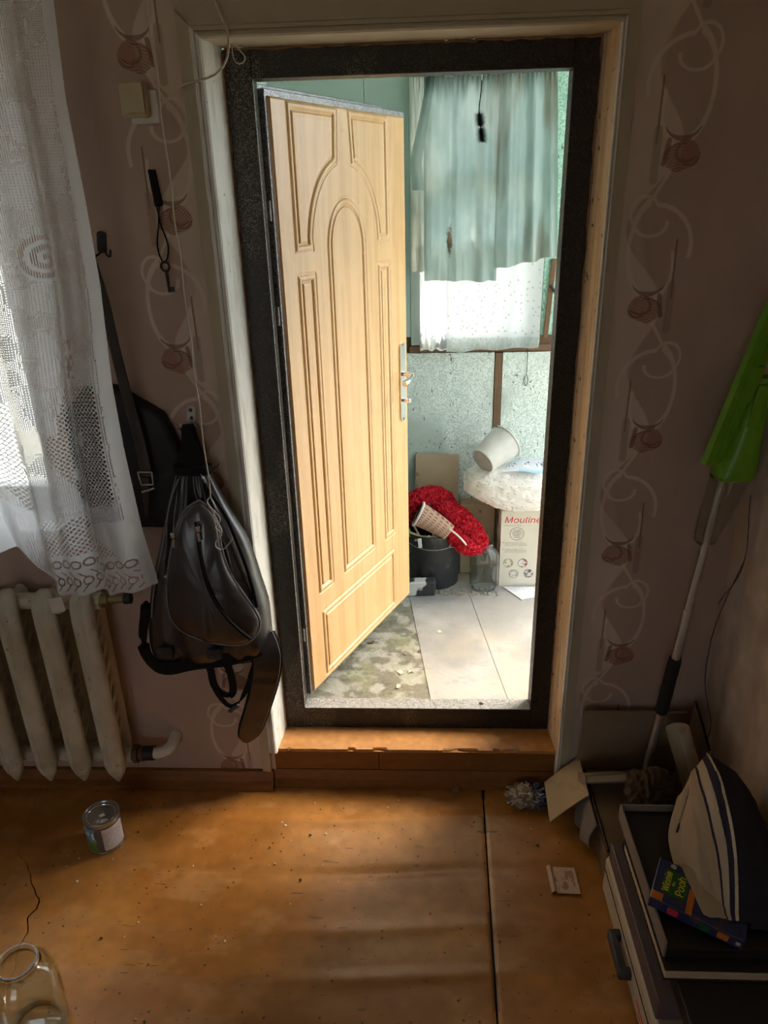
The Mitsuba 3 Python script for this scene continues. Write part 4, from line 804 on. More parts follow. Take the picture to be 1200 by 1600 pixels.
# pillow-like solids from an outline
def outline(poly, n=120):
    L = poly.exterior.length; return np.array([poly.exterior.interpolate(L * i / n).coords[0] for i in range(n)])
def pillow(pts_, levels, n=140, rough=0.0, seed=0):
    p = Polygon(pts_).buffer(0.02, 12).buffer(-0.02, 12); rings = []
    base = outline(p, n); c = np.array(p.centroid.coords[0])
    for y, s in levels: q = c + (base - c) * s; rings.append(np.c_[q[:, 0], np.full(n, y), q[:, 1]])
    m = skin(rings)
    if rough: m.vertices = m.vertices + m.vertex_normals * (rough * (meshkit.fbm(m.vertices * 14, 3, seed) - 0.5))[:, None]
    return fixn(m)
lb = thing('shoulder_bag', 'black leather shoulder bag half hidden by the lace curtain', 'bag')
obj('body', pillow([(-0.985, 1.015), (-0.985, 1.36), (-0.90, 1.45), (-0.82, 1.44), (-0.70, 1.36), (-0.655, 1.24), (-0.665, 1.01)], [(-0.112, .93), (-0.115, 1.0), (-0.138, 1.0), (-0.147, .96), (-0.151, .86), (-0.153, .6), (-0.154, .2)], rough=0.006), 'mat_black_leather', lb, smooth=40)
obj('strap', strap(spline([(-0.826, -0.150, 1.795), (-0.834, -0.150, 1.70), (-0.846, -0.150, 1.58), (-0.850, -0.155, 1.42)], 24), (1, 0, 0), 0.020, 0.004), 'mat_black_web', lb)
obj('strap', strap(spline([(-0.828, -0.155, 1.797), (-0.812, -0.158, 1.74), (-0.800, -0.162, 1.655), (-0.787, -0.170, 1.50), (-0.766, -0.178, 1.33), (-0.757, -0.180, 1.19)], 30), (1, 0.1, 0.12), np.linspace(0.024, 0.031, 30), 0.0045), 'mat_brown_leather', lb)
obj('strap_tail', strap(spline([(-0.762, -0.186, 1.19), (-0.768, -0.186, 1.13), (-0.776, -0.184, 1.065)], 14), (1, 0.1, 0), np.linspace(0.026, 0.008, 14), 0.003), 'mat_brown_leather', lb)
bkq = np.array([(-0.778, -0.187, 1.206), (-0.738, -0.187, 1.206), (-0.740, -0.187, 1.168), (-0.774, -0.187, 1.168), (-0.778, -0.187, 1.206)])
obj('buckle', tube(np.vstack([np.linspace(bkq[i], bkq[i + 1], 6)[:-1] for i in range(4)] + [bkq[:1]]), 0.0028, 8), 'mat_dull_metal', lb, smooth=True)
obj('keeper_loop', tube(np.array([(-0.775, -0.188, 1.146), (-0.757, -0.191, 1.152), (-0.738, -0.188, 1.158)]), 0.0032, 8), 'mat_dull_metal', lb, smooth=True)
ky = thing('key', 'old black iron key hanging from a dark cord tab', 'key')
obj('tab', pillow([(-0.654, 1.978), (-0.636, 1.978), (-0.628, 1.895), (-0.648, 1.893)], [(-0.112, .97), (-0.1135, 1), (-0.117, 1), (-0.1185, .9)], 60, 0.003, 4), 'mat_black_web', ky)
obj('cord', tube(spline([(-0.645, -0.118, 1.900), (-0.648, -0.117, 1.84), (-0.650, -0.117, 1.765), (-0.644, -0.118, 1.757), (-0.637, -0.117, 1.765), (-0.637, -0.117, 1.84), (-0.634, -0.118, 1.898)], 40), 0.0018, 6), 'mat_black_web', ky, smooth=True)
a = np.linspace(0, 2 * PI, 25)
obj('bow', tube(np.stack([-0.643 + 0.0105 * np.cos(a), np.full(25, -0.118), 1.749 + 0.0115 * np.sin(a)], 1), 0.0028, 8), 'mat_dark_metal', ky, smooth=True)
obj('shank', cat_(tube(np.array([(-0.642, -0.118, 1.739), (-0.640, -0.118, 1.685)]), 0.0036, 10), bx(-0.640, -0.626, -0.1195, -0.1165, 1.686, 1.698, 0.0006)), 'mat_dark_metal', ky, smooth=40)
# pull cord
mat('mat_cord', (0.50, 0.46, 0.40), 0.8)
zz = np.linspace(2.75, 1.16, 50)
pc = [(-0.556 + 0.0016 * math.sin(i * 1.1), -0.262 + 0.001 * math.cos(i * 1.7), z) for i, z in enumerate(zz)]
tail = spline([(-0.556, -0.262, 1.16), (-0.541, -0.275, 1.115), (-0.534, -0.279, 1.094), (-0.547, -0.282, 1.078), (-0.533, -0.284, 1.060), (-0.550, -0.286, 1.035), (-0.551, -0.287, 1.020), (-0.540, -0.288, 1.012), (-0.522, -0.286, 1.020), (-0.505, -0.280, 1.040)], 60)
tail2 = spline([(-0.545, -0.272, 1.125), (-0.549, -0.280, 1.108), (-0.536, -0.284, 1.085), (-0.531, -0.284, 1.066), (-0.540, -0.285, 1.052)], 30)
pk = thing('pull_cord', 'thin white cord hanging from above down over the black backpack', 'cord')
obj('cord', tube(np.vstack([pc[:-1], tail]), 0.0019, 6), 'mat_cord', pk, smooth=True); obj('knot_loop', tube(tail2, 0.0019, 6), 'mat_cord', pk, smooth=True)
obj('wire', tube(np.vstack([spline([(-0.452, -0.128, 2.40), (-0.445, -0.140, 2.34), (-0.428, -0.150, 2.29), (-0.417, -0.152, 2.266), (-0.414, -0.152, 2.239), (-0.421, -0.152, 2.204), (-0.440, -0.150, 2.180), (-0.486, -0.1445, 2.163), (-0.545, -0.128, 2.150)], 50)]), 0.0027, 8), 'mat_cord', smooth=True, label='grey wire curving over the top left corner of the door casing', cat='wire')
obj('wire', tube(spline([(-0.431, -0.05, 2.250), (-0.427, -0.058, 2.224), (-0.419, -0.06, 2.206), (-0.405, -0.06, 2.206), (-0.398, -0.06, 2.215), (-0.410, -0.055, 2.232), (-0.411, -0.04, 2.250)], 40), 0.0016, 6), 'mat_cord', smooth=True, label='short looped thin wire hanging below the top casing at the left', cat='wire')

# ------------------------------------------------------------------ backpack
def bp_col(p, n, uv): return mix((0.008, 0.008, 0.010), (0.016, 0.017, 0.020), fbm(p.x * 30, p.y * 30, p.z * 12))
mat('mat_backpack', bp_col, 0.34, specular=1.0, clearcoat=0.6, clearcoat_gloss=0.7)
mat('mat_piping', (0.16, 0.16, 0.17), 0.35)
bpk = thing('backpack', 'glossy black backpack hanging on the wall left of the doorway', 'backpack')
Zk = [1.205, 1.15, 1.08, 0.98, 0.87, 0.76, 0.66, 0.605, 0.575]
XL = [-0.672, -0.694, -0.718, -0.748, -0.786, -0.812, -0.828, -0.822, -0.800]; XR = [-0.578, -0.560, -0.532, -0.488, -0.464, -0.446, -0.446, -0.452, -0.470]
DP = [0.030, 0.048, 0.062, 0.080, 0.095, 0.102, 0.100, 0.088, 0.060]
from scipy.interpolate import PchipInterpolator as PI_
fl_, fr_, fd_ = (PI_(Zk[::-1], q[::-1]) for q in (XL, XR, DP))
def bp_rings(zs, grow=0.0):
    a = np.linspace(0, 2 * PI, 120, endpoint=False); rings = []
    for z in zs:
        l, r, d = fl_(z), fr_(z), fd_(z); cx, hw = (l + r) / 2, (r - l) / 2 + grow
        x = hw * np.sign(np.cos(a)) * np.abs(np.cos(a)) ** 0.72; s = np.sin(a); y = np.where(s > 0, 0.006 * s, -d * np.abs(s) ** 0.62)
        fold = 0.017 * np.sin(x / hw * 7.5 + 3 * z) * np.clip((1.22 - z) / 0.1, 0, 1) + 0.006 * np.sin(x / hw * 17 + 9 * z)
        dent = 0.034 * (meshkit.fbm(np.stack([x * 16, 0 * x, np.full_like(x, z * 5)], -1), 3, 5) - 0.5)
        y = y - np.where(s < 0, np.abs(s), 0) * (fold * (0.4 + 0.6 * (z > 0.9)) + dent)
        zz_ = z + (x / hw) * 0.012 * (z < 0.7)
        rings.append(np.stack([cx + x, -0.162 + y, np.full_like(x, 0) + zz_], 1))
    return rings
obj('body', fixn(skin(bp_rings(np.linspace(1.205, 0.575, 90)))), 'mat_backpack', bpk, smooth=True)
obj('top_loop', cat_(strap(spline([(-0.626, -0.160, 1.19), (-0.628, -0.150, 1.26), (-0.633, -0.137, 1.33)], 12), (1, 0, 0), np.linspace(0.085, 0.030, 12), 0.012), strap(spline([(-0.625, -0.182, 1.195), (-0.627, -0.165, 1.26), (-0.640, -0.142, 1.325)], 12), (1, 0, 0), np.linspace(0.09, 0.022, 12), 0.008)), 'mat_black_web', bpk)
obj('dark_collar', fixn(skin([[(fl_(1.205) - .008 + (fr_(1.205) - fl_(1.205) + .016) * (.5 + .5 * math.cos(t)), -0.172 - 0.026 * math.sin(t), z) for t in np.linspace(0, 2 * PI, 40, endpoint=False)] for z in (1.196, 1.204, 1.215, 1.222)])), 'mat_black_web', bpk, smooth=40)
def front_y(x, z):
    l, r, d = fl_(z), fr_(z), fd_(z); cx, hw = (l + r) / 2, (r - l) / 2; c = np.clip(np.abs((x - cx) / hw), 0, 0.999) ** (1 / 0.72)
    return -0.162 - d * np.sqrt(1 - c * c) ** 0.62
PK = [(-0.600, 1.135), (-0.640, 1.110), (-0.675, 1.050), (-0.705, 0.95), (-0.722, 0.84), (-0.705, 0.755), (-0.640, 0.712), (-0.557, 0.688), (-0.490, 0.694), (-0.466, 0.725), (-0.475, 0.80), (-0.520, 0.90), (-0.548, 1.00), (-0.565, 1.095)]
pkp = Polygon(spline(PK + [PK[0]], 120)); on = outline(pkp, 160); cpk = np.array(pkp.centroid.coords[0])
rings = []
for s, dd in ((1.0, -0.012), (1.0, 0.010), (0.97, 0.022), (0.88, 0.029), (0.7, 0.034), (0.45, 0.037), (0.2, 0.038)):
    q_ = cpk + (on - cpk) * s; rings.append(np.c_[q_[:, 0], front_y(q_[:, 0], q_[:, 1]) - dd - 0.016 * (meshkit.fbm(np.c_[q_ * [26, 7], np.zeros(160)], 3, 8) - .5) * (dd > 0.015), q_[:, 1]])
obj('front_pocket', fixn(skin(rings)), 'mat_backpack', bpk, smooth=35)
qp = np.vstack([on, on[:1]]); obj('pocket_piping', tube(np.c_[qp[:, 0], front_y(qp[:, 0], qp[:, 1]) - 0.014, qp[:, 1]], 0.0034, 8), 'mat_piping', bpk, smooth=True)
def on_front(P, off): P = np.asarray(P, float); return np.c_[P[:, 0], front_y(P[:, 0], P[:, 1]) - off, P[:, 1]]
obj('pocket_zip', tube(on_front(spline([(-0.606, 1.085), (-0.600, 0.98), (-0.575, 0.86), (-0.525, 0.77), (-0.485, 0.715)], 40), 0.040), 0.0055, 8), 'mat_black_web', bpk, smooth=True)
obj('side_zip', tube(on_front(spline([(-0.585, 1.18), (-0.545, 1.10), (-0.500, 0.98), (-0.478, 0.88), (-0.466, 0.80)], 40), 0.016), 0.006, 8), 'mat_black_web', bpk, smooth=True)
obj('side_piping', tube(on_front(spline([(-0.660, 1.19), (-0.690, 1.12), (-0.728, 0.99), (-0.765, 0.87), (-0.790, 0.76)], 40), 0.005), 0.003, 8), 'mat_piping', bpk, smooth=True)
obj('side_piping', tube(on_front(spline([(-0.590, 1.19), (-0.560, 1.12), (-0.520, 1.0), (-0.492, 0.90), (-0.470, 0.82)], 40), 0.007), 0.003, 8), 'mat_piping', bpk, smooth=True)
for (x, z, t) in ((-0.673, 1.050, 6), (-0.600, 1.068, -4)):
    y = float(front_y(x, z)) - 0.048
    zp = obj('zip_slider', cat_(rbx(0.012, 0.010, 0.016, 0.002, (x, y, z))), 'mat_chrome', bpk)
    obj('pull_tab', cat_(rbx(0.008, 0.003, 0.026, 0.001, (x + .001, y - .006, z - .022), 0, 0, t)), 'mat_dull_metal', zp)
# straps below
yb = -0.235
obj('bottom_strap', strap(spline([(-0.812, -0.215, 0.80), (-0.832, -0.222, 0.70), (-0.826, -0.232, 0.615), (-0.790, -0.246, 0.588), (-0.700, -0.250, 0.600), (-0.610, -0.248, 0.612), (-0.53, -0.244, 0.628), (-0.475, -0.230, 0.645)], 50), (0, 0.15, 1), np.r_[np.linspace(0.03, 0.04, 20), np.full(30, 0.042)], 0.008), 'mat_black_web', bpk)
obj('side_buckle', rbx(0.050, 0.020, 0.040, 0.006, (-0.757, -0.262, 0.652), 0, 0, 4), 'mat_black_plastic', bpk)
obj('side_buckle', rbx(0.046, 0.022, 0.036, 0.006, (-0.602, -0.270, 0.655), 0, 0, -4), 'mat_black_plastic', bpk)
obj('strap_loop', strap(spline([(-0.640, -0.240, 0.600), (-0.632, -0.238, 0.54), (-0.615, -0.232, 0.485), (-0.588, -0.228, 0.470), (-0.572, -0.230, 0.51), (-0.580, -0.236, 0.585)], 36), (1, 0, 0.3), 0.024, 0.005), 'mat_black_web', bpk)
obj('strap_loop', strap(spline([(-0.627, -0.240, 0.500), (-0.604, -0.236, 0.448), (-0.582, -0.232, 0.430), (-0.555, -0.226, 0.452), (-0.525, -0.220, 0.510), (-0.500, -0.214, 0.58)], 36), (0.6, 0, 0.8), 0.016, 0.004), 'mat_black_web', bpk)
obj('ladder_buckle', rbx(0.012, 0.010, 0.042, 0.003, (-0.578, -0.236, 0.425), 0, 0, 48), 'mat_black_plastic', bpk)
sp_ = spline([(-0.470, -0.205, 0.675), (-0.458, -0.222, 0.630), (-0.463, -0.226, 0.560), (-0.487, -0.222, 0.470), (-0.520, -0.218, 0.375), (-0.552, -0.214, 0.295), (-0.562, -0.212, 0.272)], 60)
wd = np.interp(np.linspace(0, 1, 60), [0, .15, .5, .85, .94, 0.98, 1], [0.07, 0.085, 0.078, 0.072, 0.058, 0.04, 0.015])
sp_[:, 1] += 0.005 * (meshkit.fbm(np.c_[np.linspace(0, 9, 60), np.zeros(60), np.zeros(60)], 2, 5) - 0.5)
obj('shoulder_strap', strap(sp_, (1, 0.25, -0.25), wd, 0.014), 'mat_backpack', bpk, smooth=50)
obj('strap_edge', strap(sp_ + [0, 0.004, 0], (1, 0.25, -0.25), wd + 0.010, 0.007), 'mat_black_web', bpk)

# ------------------------------------------------------------------ things on the floor
mat('mat_tin', (0.48, 0.49, 0.51), 0.28, metallic=0.95)
CANC = (-1.008, -0.375)
def can_label(p, n, uv):
    a = dr.atan2(p.y - CANC[1], p.x - CANC[0]); z = p.z; back = mi.Color3f(0.10, 0.105, 0.115)
    textp = (a > -1.25) & (a < 0.15) & (z > 0.012) & (z < 0.098)
    ln = (dr.sin(z * 1250) > 0.1) & (noise(a * 45, dr.floor(z * 199)) > 0.3) & (z < 0.085)
    c = dr.select(textp, dr.select(ln, mi.Color3f(0.42, 0.42, 0.47), mi.Color3f(0.68, 0.68, 0.73)), back)
    pict = (a > -2.9) & (a < -1.75 + 0.25 * noise(z * 90, 1.0))
    sky_ = mix((0.12, 0.28, 0.55), (0.62, 0.68, 0.74), smoothstep(0.5, 0.62, fbm(a * 3, z * 40, 2.0))); grass = mix((0.06, 0.16, 0.03), (0.16, 0.30, 0.05), noise(a * 30, z * 300))
    return dr.select(pict, dr.select(z < 0.045 + 0.012 * noise(a * 12, 3.0), grass, sky_), c)
mat('mat_can_label', can_label, 0.35)
pcn = thing('paint_can', 'small paint tin with printed label standing on the floor below the radiator', 'can')
CR = 0.055
obj('body', lathe([(0, 0), (CR, 0), (CR + .0012, 0.002), (CR, 0.006), (CR, 0.108), (CR + .0015, 0.112), (CR + .0015, 0.118), (CR - .003, 0.119), (CR - .004, 0.114), (CR - .010, 0.1135), (CR - .011, 0.111), (0, 0.111)], 64, (*CANC, 0)), 'mat_tin', pcn, smooth=35)
obj('label', lathe([(CR + .0004, 0.008), (CR + .0007, 0.008), (CR + .0007, 0.1035), (CR + .0004, 0.1035)], 64, (*CANC, 0)), 'mat_can_label', pcn, smooth=35)
obj('lid_ring', lathe([(CR - .013, 0.111), (CR - .012, 0.1145), (CR - .009, 0.1145), (CR - .0085, 0.111)], 56, (*CANC, 0)), 'mat_chrome', pcn, smooth=35)
mat('mat_sticker', lambda p, n, uv: dr.select(noise(p.x * 700 + p.y * 90, 2.0) > 0.6, mi.Color3f(0.1, 0.1, 0.1), mi.Color3f(0.70, 0.70, 0.72)), 0.6)
obj('sticker', turn(bx(-0.019, 0.019, -0.008, 0.008, 0, 0.0006, 0.0002), (CANC[0] + .012, CANC[1] - .026, 0.1112), 8), 'mat_sticker', pcn)
obj('paint_spot', turn(bx(-0.008, 0.008, -0.006, 0.006, 0, 0.0008, 0.0003), (CANC[0] + .004, CANC[1] - .002, 0.1112), 30), 'mat_white_paint', pcn)
glass_jar('large empty three litre glass jar on the painted floor in the near left corner', 0.078, 0.245, 0.045, (-0.955, -0.955, 0.002), 96)
mat('mat_note', lambda p, n, uv: mix((0.50, 0.36, 0.26), (0.30, 0.19, 0.13), smoothstep(0.5, 0.6, fbm(p.x * 70, p.y * 70, 1.0)) * ((p.x > 0.413) & (p.x < 0.472) & (p.y > -0.53) & (p.y < -0.465))), 0.8)
def note(U, V): return np.stack([0.398 + 0.084 * U - 0.002 * V, -0.541 + 0.092 * V - 0.004 * U + 0.01 * U * V * 0, 0.004 + 0.010 * np.exp(-((U - 0.10) / 0.06) ** 2) + 0.003 * U * U + 0 * V], -1)
obj('leaflet', slab(note, np.linspace(0, 1, 24), np.linspace(0, 1, 10), 0.0012), 'mat_note', smooth=True, label='small faded picture leaflet with a turned edge lying alone on the floor', cat='leaflet')
def bagcol(p, n, uv):
    nav = smoothstep(0.49, 0.53, (p.x - 0.30) * 3.2 + 0.5 * fbm(p.x * 30, p.y * 30, p.z * 30)); lines = smoothstep(0.55, 0.66, fbm(p.x * 75, p.y * 75, p.z * 75, 2))
    return mix(mix((0.22, 0.18, 0.13), (0.46, 0.42, 0.36), smoothstep(0.45, 0.6, fbm(p.x * 95, p.y * 95, p.z * 60))), mix((0.016, 0.022, 0.075), (0.30, 0.33, 0.46), lines), nav)
mat('mat_poly_bag', bagcol, 0.2, specular=0.9)
def crumple(c, s, amp, seed, f=28, sub=5, flat=None, st=(1, 1, 1)):
    m = trimesh.creation.icosphere(subdivisions=sub); v = np.asarray(m.vertices); p = v * s + c
    u_ = v * np.asarray(st); k = np.abs(meshkit.fbm(u_ * 2.6 + seed, 4 if st[0] == 1 else 2, seed) - 0.5) * 2 + (0.6 if st[0] == 1 else 0.2) * np.abs(meshkit.noise(u_ * 7 + seed, seed) - 0.5)
    p = p + v * np.asarray(s) * (amp * (k - 0.45))[:, None]
    if flat is not None: p[:, 2] = np.maximum(p[:, 2], flat)
    return trimesh.Trimesh(p, m.faces, process=False)
obj('plastic_bag', crumple((0.375, -0.190, 0.032), (0.082, 0.050, 0.036), 0.75, 3, flat=0.0015), 'mat_poly_bag', smooth=20, label='crumpled clear and navy printed plastic bag by the right end of the doorstep', cat='bag')
mat('mat_card', lambda p, n, uv: mix((0.47, 0.37, 0.23), (0.40, 0.31, 0.19), smoothstep(0.5, 0.75, fbm(p.x * 25, p.y * 25, p.z * 25))), 0.8)
obj('card', quad((0.430, -0.170, 0.072), (0.549, -0.125, 0.142), (0.548, -0.290, 0.138), (0.430, -0.300, 0.030), 0.003, 0.004), 'mat_card', smooth=30, label='plain beige card sheet leaning against the brown case beside the plastic bag', cat='card')
obj('leaf_scrap', flake(0.134, -0.150, 0.004, 0.018, 91), 'mat_dry_leaf', label='curled dry brown leaf on the floor at the foot of the doorstep', cat='leaf')
fz = lambda x, y: 0.0
obj('crumbs', cat_(crumbs(26, 11, (-0.48, 0.05), (-0.50, -0.15), fz, 0.0040), crumbs(22, 12, (-1.15, -0.5), (-1.0, -0.4), fz, 0.0040), crumbs(10, 13, (-0.45, 0.5), (-0.9, -0.2), fz, 0.003)), 'mat_crumb', label='pale plaster crumbs scattered over the painted floor', cat='crumbs', kind='stuff')
obj('dirt_specks', cat_(crumbs(40, 14, (-1.1, 0.5), (-1.0, -0.16), fz, 0.0042)), 'mat_dirt', label='dark dirt specks scattered over the painted floor', cat='dirt', kind='stuff')

# ------------------------------------------------------------------ mop leaning on the side wall
mp = thing('mop', 'flat mop with green head turned up, leaning in the right corner', 'mop')
mat('mat_aluminium', (0.62, 0.63, 0.64), 0.33, metallic=0.85); mat('mat_foam_grip', (0.012, 0.012, 0.013), 0.85)
mat('mat_green', lambda p, n, uv: mix((0.115, 0.30, 0.012), (0.155, 0.37, 0.022), fbm(p.x * 25, p.y * 25, p.z * 25)), 0.38)
MA, MB = np.array([0.728, -0.215, 0.0]), np.array([0.826, -0.200, 1.06])
def onm(z): t = z / 1.06; return MA + (MB - MA) * t
obj('handle', cat_(tube(np.array([onm(0.131), onm(0.76)]), 0.0125, 18), tube(np.array([onm(0.755), onm(1.18)]), 0.0105, 18), tube(np.array([onm(0.752), onm(0.770)]), 0.0138, 18)), 'mat_aluminium', mp, smooth=40)
obj('grip', tube(np.array([onm(z) for z in np.linspace(0.400, 0.600, 14)]), np.r_[0.0175, np.full(12, 0.0195), 0.0175], 20), 'mat_foam_grip', mp, smooth=40)
scene['mat_clear'] = {'type': 'dielectric', 'int_ior': 1.45, 'specular_transmittance': rgb(0.92, 0.92, 0.90)}
def rrings(spec, n=48):
    a = np.linspace(0, 2 * PI, n, endpoint=False); out = []
    for c, hx, hy, e in spec: out.append(np.stack([c[0] + hx * np.sign(np.cos(a)) * np.abs(np.cos(a)) ** e, c[1] + hy * np.sign(np.sin(a)) * np.abs(np.sin(a)) ** e, np.full(n, c[2])], 1))
    return out
def lean(z, dx=0.0): p = onm(z); return (p[0] + dx, p[1], z)
cl = [(lean(0.985, -.004), .012, .014, .6), (lean(0.990, -.004), .027, .026, .5), (lean(1.06, .004), .036, .034, .5), (lean(1.19, .018), .050, .042, .6), (lean(1.19, .018), .0475, .0395, .6), (lean(1.06, .004), .0335, .0315, .5), (lean(0.994, -.004), .0245, .0235, .5)]
obj('clear_socket', fixn(skin(rrings(cl))), 'mat_clear', mp, smooth=40)
obj('head_cone', fixn(skin(rrings([(lean(1.183, .020), .052, .044, .7), (lean(1.195, .022), .054, .046, .7), (lean(1.25, .026), .046, .042, .75), (lean(1.33, .030), .036, .036, .8), (lean(1.44, .034), .030, .030, .8), (lean(1.455, .035), .026, .026, .8)]))), 'mat_green', mp, smooth=40)
def plate(u0, u1, w0, w1, off, th):
    A, B, W = np.array([0.764, -0.236, 1.232]), np.array([0.862, -0.236, 1.650]), np.array([0.062, 0.030, 0.0])
    nn = np.cross(B - A, W); nn /= np.linalg.norm(nn); q = [A + (B - A) * u + W * w + nn * off for u, w in ((u0, w0), (u1, w0), (u1, w1), (u0, w1))]
    return quad(*q, th)
obj('head_plate', plate(0, 1, 0, 1, 0, 0.012), 'mat_green', mp)
obj('plate_rib', cat_(plate(0.0, 1, 0.0, 0.07, 0.006, 0.012), plate(0.05, 0.95, 0.45, 0.55, -0.008, 0.012), plate(0.40, 0.62, 0.35, 0.75, -0.014, 0.016)), 'mat_green', mp)
obj('clip', rbx(0.030, 0.020, 0.115, 0.005, (0.882, -0.225, 1.385), 0, 0, 6), 'mat_green', mp)
mat('mat_thin_wire', (0.035, 0.025, 0.02), 0.6)
cw = thing('thin_wire', 'thin dark wires looping down the loose wallpaper behind the mop handle', 'wire')
def onwall(P): P = np.asarray(P, float); return np.c_[np.full(len(P), 0.916), P]
obj('strand', tube(onwall(spline([(-0.205, 1.13), (-0.215, 1.08), (-0.240, 0.963), (-0.206, 0.861), (-0.165, 0.800), (-0.13, 0.745)], 40)), 0.0013, 6), 'mat_thin_wire', cw)
obj('strand', tube(onwall(spline([(-0.240, 0.95), (-0.190, 0.83), (-0.135, 0.66), (-0.125, 0.52), (-0.150, 0.44), (-0.195, 0.40), (-0.22, 0.30)], 40)), 0.0013, 6), 'mat_thin_wire', cw)

# ------------------------------------------------------------------ the heap in the right corner
mat('mat_dull_board', lambda p, n, uv: mix((0.25, 0.19, 0.125), (0.19, 0.14, 0.09), fbm(p.x * 9, p.z * 9, p.y * 9)), 0.85)
obj('board', turn(bx(-0.165, 0.165, -0.006, 0.006, -0.18, 0.18, 0.0015), (0.705, -0.137, 0.178), 0, 5, 0), 'mat_dull_board', label='plain brown board standing against the wall behind the heap', cat='board')
mat('mat_brown_case', lambda p, n, uv: mix((0.17, 0.115, 0.07), (0.11, 0.075, 0.045), fbm(p.x * 14, p.y * 14, p.z * 14)), 0.6)
bc_ = thing('case', 'low brown case with dark edging under the book', 'case')
obj('body', bx(0.560, 0.915, -0.500, -0.165, 0.002, 0.128, 0.006), 'mat_brown_case', bc_)
obj('edging', tube(np.array([(0.559, -0.170, 0.129), (0.559, -0.35, 0.129), (0.559, -0.498, 0.129), (0.66, -0.502, 0.129), (0.9, -0.502, 0.129)]), 0.005, 8), 'mat_black_leather', bc_)
mat('mat_grey_cloth', lambda p, n, uv: mix((0.15, 0.13, 0.11), (0.22, 0.19, 0.165), fbm(p.x * 20, p.y * 20, p.z * 20)), 0.9)
obj('cloth', slab(lambda U, V: np.stack([0.550 - 0.020 * np.sin(V * 2.2) + 0.008 * np.sin(U * 15) * V - 0.012 * V, -0.200 - 0.20 * U - 0.02 * V, 0.126 - 0.112 * V * (0.8 + 0.2 * np.sin(U * 4))], -1), np.linspace(0, 1, 40), np.linspace(0, 1, 20), 0.004), 'mat_grey_cloth', smooth=True, label='grey brown cloth hanging in folds down the side of the brown case', cat='cloth')
mat('mat_pages', lambda p, n, uv: mix((0.52, 0.41, 0.27), (0.38, 0.29, 0.19), noise(p.x * 3, p.y * 3, p.z * 900)), 0.85)
mat('mat_book_cover', (0.21, 0.17, 0.125), 0.6); mat('mat_black_cover', (0.014, 0.013, 0.013), 0.5)
def book(name, x0, x1, y0, y1, z0, z1, cover, pages, label, cth=0.003, rz=0.0, spine='left', rx=0.0, lift=0.0):
    b = thing(name, label, 'book'); c = np.array([(x0 + x1) / 2, (y0 + y1) / 2, z0]); mv = lambda m: turn(turn(m, -c), c + [0, 0, lift], rz, rx)
    obj('page_block', mv(bx(x0 + .004, x1 - .004, y0 + .004, y1 - .003, z0 + cth, z1 - cth, .001)), pages, b)
    obj('cover', mv(bx(x0, x1, y0, y1, z0, z0 + cth, .001)), cover, b); obj('cover', mv(bx(x0, x1, y0, y1, z1 - cth, z1, .001)), cover, b)
    obj('spine', mv(bx(x0 - .002, x0 + .003, y0, y1, z0, z1, .001) if spine == 'left' else bx(x0, x1, y1 - .003, y1 + .002, z0, z1, .001)), cover, b)
    return b
book('book', 0.532, 0.668, -0.300, -0.210, 0.1300, 0.1560, 'mat_book_cover', 'mat_pages', 'book with yellowed page edges tilted up on the brown case above the beige card', rz=4, rx=-38, lift=0.030)
mat('mat_dark_cloth', lambda p, n, uv: mix((0.085, 0.060, 0.040), (0.055, 0.038, 0.027), fbm(p.x * 12, p.y * 12, p.z * 12)), 0.85)
obj('cloth_bundle', crumple((0.730, -0.328, 0.190), (0.088, 0.062, 0.092), 0.32, 12, flat=0.130, st=(2.2, 0.7, 0.8)), 'mat_dark_cloth', smooth=True, label='dark brown cloth bundle on the case at the foot of the mop', cat='cloth')
mat('mat_paper', lambda p, n, uv: mix((0.46, 0.39, 0.29), (0.38, 0.32, 0.235), fbm(p.x * 12, p.y * 12, p.z * 12)), 0.75)
RA, RB = np.array([0.786, -0.283, 0.398]), np.array([0.858, -0.352, 0.168])
def roll(U, V):
    ax = (RB - RA) / np.linalg.norm(RB - RA); e1 = np.cross(ax, [0, 1.0, 0]); e1 /= np.linalg.norm(e1); e2 = np.cross(ax, e1); th = -2.3 + 3.9 * U; r = 0.036 + 0.006 * U
    return RA + V[..., None] * (RB - RA) + (r * np.cos(th))[..., None] * e1 + (r * np.sin(th))[..., None] * e2
obj('paper_roll', slab(roll, np.linspace(0, 1, 36), np.linspace(0, 1, 8), 0.0012), 'mat_paper', smooth=40, label='loose beige paper roll standing beside the mop handle', cat='paper')
mat('mat_kraft', lambda p, n, uv: mix((0.24, 0.185, 0.125), (0.17, 0.13, 0.085), fbm(p.x * 12, p.y * 12, p.z * 12)), 0.8)
ff_ = thing('paper_folder', 'brown paper folder with black edge leaning on the side wall behind the garment', 'folder')
obj('sheet', quad((0.842, -0.235, 0.290), (0.880, -0.175, 0.415), (0.925, -0.230, 0.270), (0.902, -0.285, 0.135), 0.003), 'mat_kraft', ff_, smooth=30)
obj('black_edge', tube(np.array([(0.880, -0.176, 0.416), (0.903, -0.203, 0.345), (0.926, -0.231, 0.270)]), 0.0045, 7), 'mat_black_leather', ff_)
obj('wrapping_paper', crumple((0.862, -0.448, 0.225), (0.055, 0.046, 0.100), 0.4, 21, flat=0.13), 'mat_kraft', smooth=25, label='crumpled brown wrapping paper between the garment and the side wall', cat='paper')
